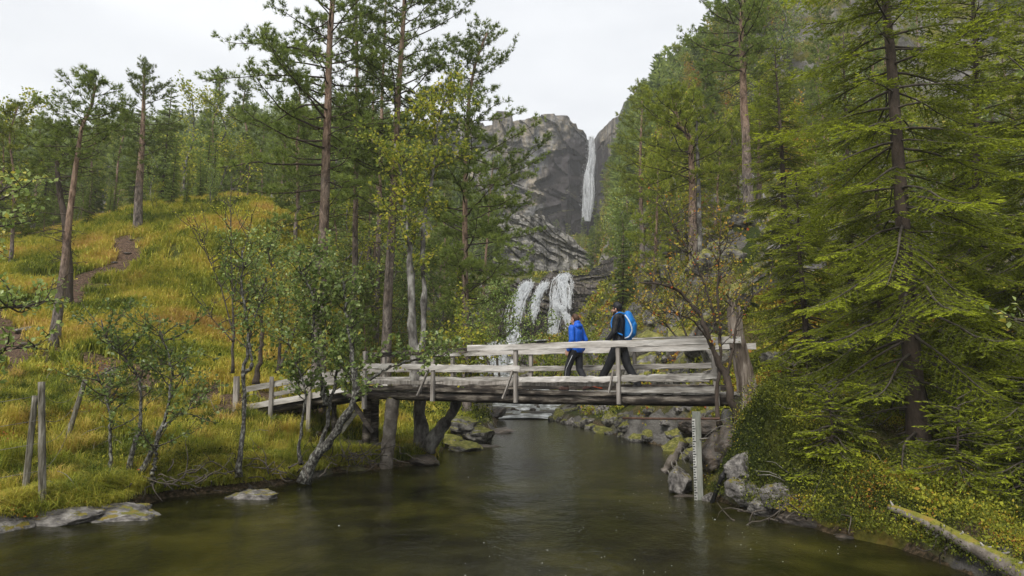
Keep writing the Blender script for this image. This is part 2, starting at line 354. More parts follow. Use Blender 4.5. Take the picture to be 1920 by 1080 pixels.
def H(x, y, fine=True):
    x = np.asarray(x, float); y = np.asarray(y, float)
    z = land(x, y); r = np.hypot(x, y); d = sdist(x, y)
    k = ss(0, 4, d)
    right = ss(0, 1, (x + 1) / np.maximum(y, 4) * 12) * ss(18, 30, y)          # rugged slope on the right bank
    right = np.maximum(right, ss(45, 70, y) * .8)
    n = fbm(xy(x, y, .12), 4, 3) * (.6 + .020 * r) * (.5 + 1.1 * right) * k
    n = n + fbm(xy(x, y, .9), 4, 9) * (.16 + .25 * right) * ss(0, 1.5, d)
    rk = 1 - np.abs(fbm(xy(x, y, .35), 4, 21)) * 2
    n = n + (rk - .6) * right * 1.4 * k * (1 + r * .012)
    n = n * (1 - .45 * ss(60, 160, r))
    if fine: n = n + fbm(xy(x, y, 4.), 3, 5) * .05 * ss(0, .6, d)
    z = z + n
    base = CAMZ + np.interp(y, [70, 112, 130, 200, 240], [176, 186, 212, 250, 262]) / F * y          # the gorge below the high fall
    cap = base + np.maximum(0, x - .122 * y) * 3.2 + np.maximum(0, -.03 * y - x) * 1.2
    z = np.where(y > 74, np.minimum(z, cap + (1 - ss(74, 82, y)) * 40), z)
    pxr = 960 + F * x / np.maximum(y * 1.035, 1)                                            # the ridge line of the right slope
    rc = CAMZ + (700 - np.interp(pxr, [1100, 1120, 1155, 1195, 1245, 1290, 1360, 1450, 1600, 2200], [262, 250, 240, 222, 205, 180, 120, 30, -60, -200])) / F * y + n * .5
    z = np.where((y > 55) & (pxr > 1100), np.minimum(z, rc + (1 - ss(55, 75, y)) * 40), z)
    cd_, cz = creek(x, y)
    z = z + (cz - .12 - z) * (1 - ss(1.2, 3.8, cd_)) * ss(31, 34, y)
    z = np.maximum(z, np.minimum(.05 + .05 * np.maximum(d, 0), .3))
    wd = .28 + .25 * (fbm(xy(x, y, 1.3), 3, 31) + 1) * .8
    bed = -.95 * ss(0, 2.4, -d + .15 * fbm(xy(x, y, 2), 3, 8)) - .03
    return np.where(d < 0, bed, -.03 + (z + .03) * ss(-.02, 1, d / wd))
def g1(x, y): return float(H(np.array([x]), np.array([y]))[0])
def ground(px, Y, off=0.):
    z = CAMZ; X = 0.
    for _ in range(8):
        dep = Y * CA + (z - CAMZ) * SA; X = (px - 960) / F * dep; z = .5 * z + .5 * g1(X, Y)
    return np.array([X, Y, z + off])
# polar grid, dense in view
def grid():
    ra = np.exp(np.linspace(math.log(2.2), math.log(345), 500))
    th = np.concatenate([np.linspace(-PI, -.80, 44)[:-1], np.linspace(-.80, .80, 500), np.linspace(.80, PI, 44)[1:]])
    R, T = np.meshgrid(ra, th, indexing='ij'); X = R * np.sin(T); Y = R * np.cos(T)
    return X, Y
GX, GY = grid(); GZ = H(GX, GY); nr, ntt = GX.shape
# closing disc under the camera
gx = np.gradient(GZ, axis=0) / np.maximum(np.gradient(np.hypot(GX, GY), axis=0), 1e-6)
gs = np.gradient(GZ, axis=1) / np.maximum(np.hypot(np.gradient(GX, axis=1), np.gradient(GY, axis=1)), 1e-6)
slope = np.hypot(gx, gs)
mb = MB(); idx = np.arange(nr * ntt).reshape(nr, ntt)
q = np.stack([idx[:-1, :-1], idx[1:, :-1], idx[1:, 1:], idx[:-1, 1:]], -1).reshape(-1, 4)[:, ::-1]
V = np.stack([GX, GY, GZ], -1).reshape(-1, 3)
cc = len(V); V = np.vstack([V, [0, 0, -.9]])
T = np.stack([np.full(ntt - 1, cc), idx[0, :-1], idx[0, 1:]], -1)[:, ::-1]
mb.add(V, q, T)
# cover masks: R = rock, G = golden/olive grass (0 green .. 1 gold), B = brown soil/litter
def masks(x, y, z, sl_):
    d = sdist(x, y); r = np.hypot(x, y); L = x < -.1 * y
    f1 = fbm(xy(x, y, .5), 4, 41); f2 = fbm(xy(x, y, 1.7), 4, 42)
    rock = ss(.95, 1.5, sl_ + f1 * .7) * np.where(L & (r < 45), .0, 1)
    rock = rock * np.where((x > 0) & (y < 15) & (z > .35), .15, 1)
    rock = np.maximum(rock, (1 - ss(.15, .55, z)) * ss(-.1, .3, f2 + .0) * (d > -.3) * .8)
    rock = np.maximum(rock, (1 - ss(2.2, 4.2, creek(x, y)[0])) * ss(31, 33, y))
    gold = np.clip(.5 + f1 * 1.1 + f2 * .5, 0, 1) * np.where(L, 1., .55) * ss(.2, 1.2, z)
    soil = ss(.1, .45, f1 + .15) * np.where(L, 0, .7) * (r < 30)
    # trodden path along the left bank, and the stepped track up the hill
    pth = 1 - ss(.8, 2.6, np.abs(y - (17.6 + .0 * x + .9 * np.sin(x * .35))))
    soil = np.maximum(soil, np.where(x < -4.2, pth * ss(-.4, .15, f2 + .12), 0))
    a = np.array([-16.2, 24.5]); b = np.array([-18.5, 32.8]); e = b - a
    t = np.clip(((x - a[0]) * e[0] + (y - a[1]) * e[1]) / (e @ e), 0, 1); dt = np.hypot(x - a[0] - t * e[0] + .5 * np.sin(y), y - a[1] - t * e[1])
    soil = np.maximum(soil, 1 - ss(.35, .9, dt + f2 * .6))
    a = np.array([-13.9, 19.]); b = np.array([-17.6, 23.]); e = b - a
    t = np.clip(((x - a[0]) * e[0] + (y - a[1]) * e[1]) / (e @ e), 0, 1); dt = np.hypot(x - a[0] - t * e[0] + .3 * np.sin(y * 2), y - a[1] - t * e[1])
    soil = np.maximum(soil, 1 - ss(.4, 1.1, dt + f2 * .7))
    soil = np.maximum(soil, np.where(d > 0, 1 - ss(.15, .5, z), 0) * .7)
    return rock, gold, soil
rock, gold, soil = masks(GX, GY, GZ, slope)
def ground_mat():
    m, t, p, o = newmat('ground_cover')
    at_ = node(t, 'ShaderNodeAttribute', attribute_name='cover'); s = node(t, 'ShaderNodeSeparateColor'); t.links.new(at_.outputs['Color'], s.inputs[0])
    n1 = noise(t, 2.2, 8, rough=.7); n2 = noise(t, 14, 8, rough=.7); n3 = noise(t, .35, 5)
    gr = ramp(t, [(.25, (.045, .065, .012)), (.5, (.16, .16, .025)), (.7, (.32, .27, .045)), (.9, (.36, .26, .06))],
              mth(t, 'ADD', mth(t, 'MULTIPLY', s.outputs[1], .62), mth(t, 'MULTIPLY', n1, .45)))
    so_ = ramp(t, [(.35, (.03, .02, .014)), (.5, (.13, .08, .05)), (.65, (.30, .20, .14))], n2)
    n4 = noise(t, .5, 9, (1, 1, 3), .65, dist=.6)
    rk = ramp(t, [(.32, (.07, .065, .06)), (.5, (.19, .18, .165)), (.62, (.30, .285, .26)), (.75, (.40, .36, .30))], n4)
    ms = ramp(t, [(.35, (.07, .08, .02)), (.6, (.20, .18, .03)), (.75, (.28, .17, .05))], n1)
    rk = mix(t, ramp(t, [(.47, (0, 0, 0)), (.58, (1, 1, 1))], n3), rk, ms)
    c = mix(t, s.outputs[2], gr, so_)
    e = ramp(t, [(.45, (0, 0, 0)), (.55, (1, 1, 1))], mth(t, 'ADD', s.outputs[0], mth(t, 'MULTIPLY', mth(t, 'SUBTRACT', n1, .5), .8)))
    c = mix(t, e, c, rk)
    c = mix(t, .7, c, ramp(t, [(.3, (.35, .35, .35)), (.7, (1, 1, 1))], n2), 'MULTIPLY')
    setc(t, p, c); p.inputs['Roughness'].default_value = .9; p.inputs['Specular IOR Level'].default_value = .2
    bump(t, p, mth(t, 'ADD', n2, mth(t, 'MULTIPLY', n4, 3)), .9, .12); return m
me = mb.mesh('ground'); me.materials.append(ground_mat())
col = np.ones((len(V), 4), np.float32); col[:-1, 0] = rock.ravel(); col[:-1, 1] = gold.ravel(); col[:-1, 2] = soil.ravel()
a = me.color_attributes.new('cover', 'FLOAT_COLOR', 'POINT'); a.data.foreach_set('color', col.ravel())
tag(bpy.data.objects.new('ground', me), kind='structure'); C.objects.link(bpy.data.objects['ground'])
# ------------------------------------------------------------------ water
def water_mat():
    m, t, p, o = newmat('river_water')
    n1 = noise(t, .45, 5, (1, .8, 1), .6); n2 = noise(t, 1.6, 4)
    c = ramp(t, [(.40, (.004, .004, .0015)), (.50, (.018, .018, .004)), (.60, (.044, .041, .008)), (.76, (.09, .082, .018))], mth(t, 'ADD', mth(t, 'MULTIPLY', n1, .75), mth(t, 'MULTIPLY', n2, .25)))
    setc(t, p, c); p.inputs['Roughness'].default_value = .13; p.inputs['IOR'].default_value = 1.33; p.inputs['Specular IOR Level'].default_value = .5
    w1 = noise(t, 2.2, 3, (1, .7, 1), .5); w2 = noise(t, 14, 4, (1, .8, 1), .6)
    vo = node(t, 'ShaderNodeTexVoronoi'); vo.inputs['Scale'].default_value = 3.2
    tc = node(t, 'ShaderNodeTexCoord'); t.links.new(tc.outputs['Object'], vo.inputs['Vector'])
    rg = mth(t, 'SINE', mth(t, 'MULTIPLY', vo.outputs['Distance'], 110.))
    rg = mth(t, 'MULTIPLY', rg, ramp(t, [(.0, (1, 1, 1)), (.17, (0, 0, 0))], vo.outputs['Distance']))
    h = mth(t, 'ADD', mth(t, 'ADD', mth(t, 'MULTIPLY', w1, 1.0), mth(t, 'MULTIPLY', w2, .22)), mth(t, 'MULTIPLY', rg, .05))
    bump(t, p, h, .55, .05)
    gl = node(t, 'ShaderNodeBsdfTransparent'); gl.inputs[0].default_value = (.55, .56, .30, 1)
    mx = node(t, 'ShaderNodeMixShader'); mx.inputs[0].default_value = .22
    fr = node(t, 'ShaderNodeFresnel'); fr.inputs[0].default_value = 1.33
    k = mth(t, 'MULTIPLY', mth(t, 'SUBTRACT', 1., fr.outputs[0]), .25)
    t.links.new(k, mx.inputs[0]); t.links.new(p.outputs[0], mx.inputs[1]); t.links.new(gl.outputs[0], mx.inputs[2]); t.links.new(mx.outputs[0], o.inputs[0])
    return m
mb = MB(); mb.add([(-9, -70, 0), (8, -70, 0), (8, 33.2, 0), (-9, 33.2, 0)], [(0, 1, 2, 3)])
tag(mb.build('water', water_mat(), smooth=False), kind='structure')
def foam_mat(name, a, b, sc=3, stretch=(1, 1, 1)):
    m, t, p, o = newmat(name)
    c = ramp(t, a, noise(t, sc, 8, stretch, .7)); setc(t, p, c); p.inputs['Roughness'].default_value = b
    bump(t, p, noise(t, sc * 3, 5, stretch), .8, .08); return m
m_rapid = foam_mat('rapid_water', [(.40, (.09, .09, .075)), (.5, (.28, .29, .28)), (.62, (.75, .77, .78))], .35, 1.6, (1, .6, 1))
def lacy(m, sc, stretch, lo, hi):
    t = m.node_tree; o = [x for x in t.nodes if x.type == 'OUTPUT_MATERIAL'][0]; p = [x for x in t.nodes if x.type == 'BSDF_PRINCIPLED'][0]
    tr = node(t, 'ShaderNodeBsdfTransparent'); mx = node(t, 'ShaderNodeMixShader'); t.links.new(ramp(t, [(lo, (1, 1, 1)), (hi, (0, 0, 0))], noise(t, sc, 7, stretch, .7)), mx.inputs[0])
    tl_ = node(t, 'ShaderNodeBsdfTranslucent'); tl_.inputs[0].default_value = (.93, .95, .97, 1); m2 = node(t, 'ShaderNodeMixShader'); m2.inputs[0].default_value = .5
    t.links.new(p.outputs[0], m2.inputs[1]); t.links.new(tl_.outputs[0], m2.inputs[2])
    t.links.new(m2.outputs[0], mx.inputs[1]); t.links.new(tr.outputs[0], mx.inputs[2]); t.links.new(mx.outputs[0], o.inputs[0])
m_fall = foam_mat('falling_water', [(.30, (.50, .53, .56)), (.5, (.82, .84, .86)), (.7, (.93, .94, .95))], .6, 3, (2, 2, .25))
m_lace = foam_mat('spraying_water', [(.30, (.60, .63, .66)), (.5, (.84, .86, .88)), (.7, (.94, .95, .96))], .6, 3, (2, 2, .25))
lacy(m_lace, 7., (2, 2, .12), .22, .48); lacy(m_fall, 1.4, (1.2, 1.2, .10), .36, .54)
# rapids follow the creek bed
cx = np.array(CREEK); tt = np.linspace(0, 1, 120); seg = np.linspace(0, len(cx) - 1, 140)
pc = np.stack([np.interp(seg, np.arange(len(cx)), cx[:, i]) for i in range(3)], -1)
mb = MB(); ww = np.linspace(-1, 1, 25); wid = np.interp(pc[:, 1], [31, 36, 50, 56, 60, 72], [1.5, 2.0, 1.9, 1.5, 1.5, 3.2])
tg = nrm(np.gradient(pc[:, :2], axis=0)); sdv = np.stack([tg[:, 1], -tg[:, 0]], -1)
X = pc[:, None, 0] + sdv[:, None, 0] * ww[None] * wid[:, None]; Y = pc[:, None, 1] + sdv[:, None, 1] * ww[None] * wid[:, None]
Z = pc[:, None, 2] + .06 + fbm(xy(X, Y, 1.1), 4, 77) * .17 * ss(31, 36, Y) + .015
Z = Z - .1 * np.abs(ww[None]) ** 3
k, l = X.shape; ii = np.arange(k * l).reshape(k, l)
mb.add(np.stack([X, Y, Z], -1), np.stack([ii[:-1, :-1], ii[:-1, 1:], ii[1:, 1:], ii[1:, :-1]], -1).reshape(-1, 4))
tag(mb.build('rapids', m_rapid), kind='structure')
# foam flecks and drop splashes drifting on the pool
n = 1300; bx = np.random.uniform(-7, 5, n); by = 6.5 + 20 * np.random.rand(n) ** 1.6
kk = (sdist(bx, by) < -.3) & (fbm(xy(bx, by, .5), 3, 12) > .08); bx = bx[kk]; by = by[kk]; n = len(bx)
th = np.arange(6) * PI / 3; r_ = np.random.uniform(.003, .008, n) * np.where(np.random.rand(n) < .1, 1.8, 1)
V = np.stack([bx[:, None] + r_[:, None] * np.cos(th), by[:, None] + r_[:, None] * np.sin(th), np.full((n, 6), .004)], -1)
V2 = np.stack([bx, by, .004 + r_ * .6], -1)[:, None]
V = np.concatenate([V, V2], 1).reshape(-1, 3); b = np.arange(n)[:, None] * 7; jj = np.arange(6)[None]
mb = MB(); mb.add(V, None, np.stack([b + jj, b + (jj + 1) % 6, b + 6 + 0 * jj], -1).reshape(-1, 3))
m, t, p, o = newmat('foam_fleck'); setc(t, p, (.42, .43, .40)); p.inputs['Roughness'].default_value = .4
tag(mb.build('foam_flecks', m), 'small pale bubbles and flecks of foam drifting on the dark pool', 'foam', kind='stuff')
# ------------------------------------------------------------------ cliffs
def rockwall(name, pxs, top, bot, depth, mat, nstep, amp, strata, back, rows=130, seed=1, dip=0., disp=None, vh=1., jw=1.9):
    cols = int((pxs[1] - pxs[0]) / nstep); PX = np.linspace(pxs[0], pxs[1], cols)
    tp = np.interp(PX, *zip(*top)); bt = np.interp(PX, *zip(*bot)); v = np.linspace(0, 1, rows)
    G = np.zeros((rows + 8, cols, 3))
    for i, px in enumerate(PX):
        for j in (0, 1): pass
        D = depth(px)
        a = at(px, tp[i], D); b = at(px, bt[i], D)
        G[8:, i] = a + (b - a) * v[:, None]
        for k in range(8): G[k, i] = a + np.array([0, back * (1 - k / 8.), -(1 - k / 8.) * back * .12 + (k / 8. - 1) * .0])
    p = G.copy(); q = p.copy(); q[..., 2] += dip * p[..., 0]
    # bedded blocks: steps along the bedding plane and vertical joints
    s1 = q[..., 2] / (strata * vh); cell = np.stack([np.floor(p[..., 0] / (strata * jw) + vn(q * np.array([0, 0, 1 / strata]) , 3) * 1.5), np.zeros(s1.shape), np.floor(s1 + .3 * fbm(p / (strata * 3), 3, seed))], -1)
    blk = _h(cell[..., 0].astype(int), cell[..., 1].astype(int), cell[..., 2].astype(int), seed)
    big = fbm(p / (amp * 8) * np.array([1, 1, .5]), 4, seed + 5); sm = fbm(p / strata, 4, seed + 9)
    jn = 1 - np.abs(fbm(p / (amp * 3.5) * np.array([1, 1, .18]), 3, seed + 11)) * 2.2       # vertical cracks
    dd = big * amp * .7 + (blk - .5) * strata * .95 + sm * strata * .4 + np.minimum(jn, .6) * amp * .8
    if disp is not None: dd = dd + disp(p)
    fade = np.ones(dd.shape); G[..., 1] -= dd * fade
    G[..., 0] += fbm(p / (strata), 3, seed + 20) * strata * .15
    cl = _h(np.floor(G[:, :, 0] / (strata * 1.3)).astype(int), np.zeros(G.shape[:2], int), np.zeros(G.shape[:2], int), seed + 3)
    G[..., 1] -= (cl - .5) * strata * .8; G[:, :, 2] += (cl - .5) * strata * .8 * np.clip(1 - np.arange(rows + 8)[:, None] / 30., 0, 1)
    G[:8, :, 2] += fbm(p[:8] / 4., 3, seed) * amp * .4
    r, c = G.shape[:2]; ii = np.arange(r * c).reshape(r, c)
    mb = MB(); mb.add(G, np.stack([ii[:-1, :-1], ii[1:, :-1], ii[1:, 1:], ii[:-1, 1:]], -1).reshape(-1, 4))
    return tag(mb.build(name, mat, smooth=False), kind='structure')
def cliffmat(name, cols, wet=None, sc=.12, bed=(1, 1, 2.5), moss=.3, dark=None):
    m, t, p, o = newmat(name)
    n1 = noise(t, sc, 9, bed, .62, dist=.3); n2 = noise(t, sc * 9, 9, (1, 1, 1.6), .7)
    streak = noise(t, sc * 3, 6, (2.2, 2.2, .12), .65)
    c = ramp(t, cols, n1); c = mix(t, .85, c, ramp(t, [(.38, (.16, .16, .17)), (.55, (1, 1, 1))], streak), 'MULTIPLY')
    c = mix(t, .8, c, ramp(t, [(.38, (.2, .2, .2)), (.58, (1.1, 1.1, 1.1))], n2), 'MULTIPLY')
    if wet:      # damp black rock beside the water: a stain with a shape of its own
        tc = node(t, 'ShaderNodeTexCoord'); vm = node(t, 'ShaderNodeVectorMath', operation='DISTANCE')
        mp = node(t, 'ShaderNodeMapping'); mp.vector_type = 'TEXTURE'; mp.inputs['Location'].default_value = wet[0]; mp.inputs['Scale'].default_value = wet[1]
        t.links.new(tc.outputs['Object'], mp.inputs[0]); t.links.new(mp.outputs[0], vm.inputs[0]); vm.inputs[1].default_value = (0, 0, 0)
        f = mth(t, 'ADD', vm.outputs['Value'], mth(t, 'MULTIPLY', mth(t, 'SUBTRACT', noise(t, sc * 2.2, 6, (1, 1, .5)), .5), 1.1))
        c = mix(t, ramp(t, [(.85, (1, 1, 1)), (1.0, (0, 0, 0))], f), c, mix(t, .8, (.03, .025, .026), ramp(t, [(.3, (.4, .4, .4)), (.7, (1.6, 1.4, 1.4))], n2), 'MULTIPLY'))
    g = node(t, 'ShaderNodeNewGeometry'); sx = node(t, 'ShaderNodeSeparateXYZ'); t.links.new(g.outputs['True Normal'], sx.inputs[0])
    mm = mth(t, 'ADD', mth(t, 'MULTIPLY', sx.outputs[2], .6), noise(t, sc * 4, 5))
    c = mix(t, ramp(t, [(.95 - moss * .4, (0, 0, 0)), (1.08 - moss * .4, (1, 1, 1))], mm), c, ramp(t, [(.35, (.06, .075, .015)), (.6, (.17, .15, .03))], n2))
    setc(t, p, c); p.inputs['Roughness'].default_value = .7; bump(t, p, mth(t, 'ADD', n2, n1), .8, 1. / (sc * 30)); return m
w0 = at(1082, 372, 221)
rockwall('cliff', (700, 1240), [(700, 236), (900, 230), (960, 228), (985, 224), (1010, 221), (1040, 219), (1062, 222), (1072, 232), (1078, 233), (1082, 242), (1094, 246), (1104, 258), (1113, 256), (1122, 242), (1150, 215), (1195, 190), (1240, 160)],
         [(700, 520), (1240, 520)], lambda px: float(np.interp(px, [700, 1000, 1060, 1098, 1112, 1121, 1160, 1240], [226, 222, 224, 230, 230, 219, 196, 165])),
         cliffmat('cliff_rock', [(.34, (.12, .12, .125)), (.44, (.21, .205, .20)), (.50, (.36, .30, .215)), (.56, (.20, .195, .19)), (.62, (.38, .32, .25)), (.7, (.32, .305, .285))], (tuple(w0), (11.5, 60, 26)), .06, (1.5, 1.5, .8), .35),
         1.6, 2.6, 5.0, 70, 150, 4, .12, vh=2.6, jw=1.0)
rockwall('rock_ledge', (780, 1125), [(780, 395), (900, 380), (985, 395), (1020, 402), (1050, 425), (1075, 445), (1098, 470), (1125, 500)],
         [(780, 640), (1125, 560)], lambda px: float(np.interp(px, [780, 940, 1125], [95, 108, 122])),
         cliffmat('slab_rock', [(.36, (.10, .095, .09)), (.5, (.26, .25, .235)), (.64, (.46, .43, .39))], None, .16, (.6, .6, 6), .25), 1.6, 1.3, 1.5, 35, 150, 11, .38,
         disp=lambda p: (-(p[..., 2] - 20) * .45))
rockwall('cascade_rock', (930, 1200), [(930, 560), (955, 530), (985, 522), (1015, 526), (1030, 512), (1060, 506), (1100, 512), (1130, 490), (1160, 480), (1200, 470)],
         [(930, 660), (1200, 660)], lambda px: float(np.interp(px, [930, 1050, 1130, 1200], [72, 75, 70, 60])),
         cliffmat('wet_ledge_rock', [(.36, (.035, .030, .026)), (.5, (.10, .085, .07)), (.66, (.22, .19, .165))], None, .35, (.8, .8, 3), .15), 1.3, .8, .8, 9, 120, 23, .3,
         disp=lambda p: (-(p[..., 2] - 10) * .25))
rockwall('chute_rock', (740, 1010), [(740, 620), (820, 625), (900, 640), (945, 650), (975, 662), (1010, 680)],
         [(740, 745), (1010, 745)], lambda px: float(np.interp(px, [740, 1010], [57.5, 57.5])),
         cliffmat('chute_ledge_rock', [(.36, (.05, .045, .04)), (.5, (.14, .125, .11)), (.66, (.28, .25, .22))], None, .35, (.8, .8, 3), .3), 1.5, .7, .8, 6, 80, 29, .2)
# falling water: many overlapping strands
def fall(name, label, starts, end, Y0, Y1, n, w, k=26, wob=.3, seed=0, spread=None):
    n = int(n * 3)
    rs = np.random.RandomState(seed); mb = MB(); P = []; R = []
    for i in range(n):
        u = rs.rand(); t = np.linspace(0, 1, k)
        px = np.interp(t, np.linspace(0, 1, len(starts)), [s[0] for s in starts]); py = np.interp(t, np.linspace(0, 1, len(starts)), [s[1] for s in starts])
        hw = np.interp(t, np.linspace(0, 1, len(w)), w)
        off = (u - .5) * 2 * hw; t0 = rs.rand() * .25 if i > n * .4 else 0
        pts = np.array([at(px[j] + off[j], py[j], Y0 + (Y1 - Y0) * t[j]) for j in range(k)])
        pts += np.stack([fbm(np.stack([t * 1.6, t * 0 + i, t * 0], -1), 3, seed) * wob, fbm(np.stack([t * 1.6, t * 0 + i, t * 0 + 5], -1), 3, seed) * wob * 1.2 - .1 * rs.rand(), 0 * t], -1)
        r = np.interp(t, [0, .1, .8, 1], [.6, 1, 1, .5]) * (.5 + rs.rand()) * np.mean(hw) / F * Y0 * (1.25 / n ** .5)
        r = r * (1 + .5 * fbm(np.stack([t * 9, t * 0 + i, t * 0 + 2], -1), 3, seed + 3))
        P.append(pts); R.append(r)
    A_ = np.array(P); big = name == 'waterfall'
    if big: mb.tubes(P, R, 6, cap=False)
    else: mb.tubes(A_[::5], np.array(R)[::5] * .5, 5, cap=False)
    n2 = n * (20 if big else 75); i_ = rs.randint(0, n, n2); j_ = (rs.rand(n2) ** .9 * (k - 3)).astype(int) + 1; sc = 3. if big else 1.
    T_ = nrm(A_[i_, np.minimum(j_ + 1, k - 1)] - A_[i_, j_ - 1]); D_ = A_[i_, j_] + rs.randn(n2, 3) * ([.22 * sc, .3, .35 * sc] if big else [.10, .12, .2])
    if not big: kp = fbm(D_ * [3.2, 0, .7], 4, seed + 40) > .03 - .30 * (1 - j_ / k); D_ = D_[kp]; T_ = T_[kp]; n2 = len(D_)
    mb.needles(D_, T_ + rs.randn(n2, 3) * (.25 if big else .10), (rs.uniform(.06, .22, n2) * sc) if big else rs.uniform(.12, .6, n2), (.035 * sc) if big else rs.uniform(.02, .06, n2), 0)
    return tag(mb.build(name, m_fall if big else m_lace), kind='structure')
fall('waterfall', '', [(1108, 257), (1111, 290), (1105, 330), (1104, 370), (1099, 415)], None, 226.5, 222, 90, [2, 4.5, 6.5, 8.5, 7], seed=1, wob=.9)
yc = 71.
fall('cascade', '', [(992, 529), (982, 545), (968, 566), (962, 590), (958, 606)], None, yc, yc - 3.5, 36, [3, 7, 10, 12, 13], seed=2, wob=.7)
fall('cascade', '', [(1024, 530), (1014, 545), (1006, 563), (1000, 582), (996, 600)], None, yc, yc - 3, 22, [2, 3, 5, 7, 8], seed=3, wob=.6)
fall('cascade', '', [(1062, 514), (1052, 527), (1046, 552), (1041, 580), (1038, 612), (1037, 640)], None, yc + 1.5, yc - 3, 30, [7, 10, 11, 7, 5, 4], seed=4, wob=.7)
fall('cascade', '', [(1056, 518), (1062, 535), (1064, 560), (1063, 580)], None, yc + 1, yc - 2.5, 12, [6, 9, 8, 4], seed=5, wob=.6)
fall('cascade', '', [(1040, 572), (1052, 580), (1062, 592), (1068, 612), (1066, 640)], None, yc - 2, yc - 4, 14, [3, 3, 4, 7, 9], seed=6, wob=.2)
fall('cascade', '', [(936, 648), (934, 664), (928, 684), (926, 712)], None, 57.2, 55.2, 46, [9, 13, 17, 20], seed=7, wob=.2)
fall('cascade', '', [(962, 612), (965, 628), (960, 650)], None, 67, 64.5, 14, [10, 12, 10], seed=8, wob=.2)
# ------------------------------------------------------------------ trees
def perp(d):
    r = np.array([0, 0, 1.]) if abs(d[2]) < .9 else np.array([1., 0, 0]); a = np.cross(d, r); a /= np.linalg.norm(a); return a, np.cross(d, a)
def polyl(pts, k):
    pts = np.asarray(pts, float); s = np.concatenate([[0], np.cumsum(np.linalg.norm(np.diff(pts, axis=0), axis=1))]); t = np.linspace(0, s[-1], k)
    o = np.stack([np.interp(t, s, pts[:, i]) for i in range(3)], -1)
    for _ in range(2): o[1:-1] = (o[:-2] + 2 * o[1:-1] + o[2:]) / 4
    return o
def trunk_mesh(pts, r0, r1, k=40, seed=0, sides=12, flare=.35, wob=.02):
    p = polyl(pts, k); t = np.linspace(0, 1, k); p = p + np.stack([fbm(np.stack([t * 6, t * 0 + seed, t * 0], -1), 3, seed), fbm(np.stack([t * 6, t * 0 + seed, t * 0 + 9], -1), 3, seed + 1), 0 * t], -1) * wob * np.minimum(t * 5, 1)[:, None]
    r = (r0 + (r1 - r0) * t ** .9) * (1 + flare * np.exp(-t * 28)) * (1 + .05 * fbm(np.stack([t * 30, t * 0, t * 0 + seed], -1), 2, seed))
    mb = MB(); mb.tubes(p, r, sides)
    return mb, p, r
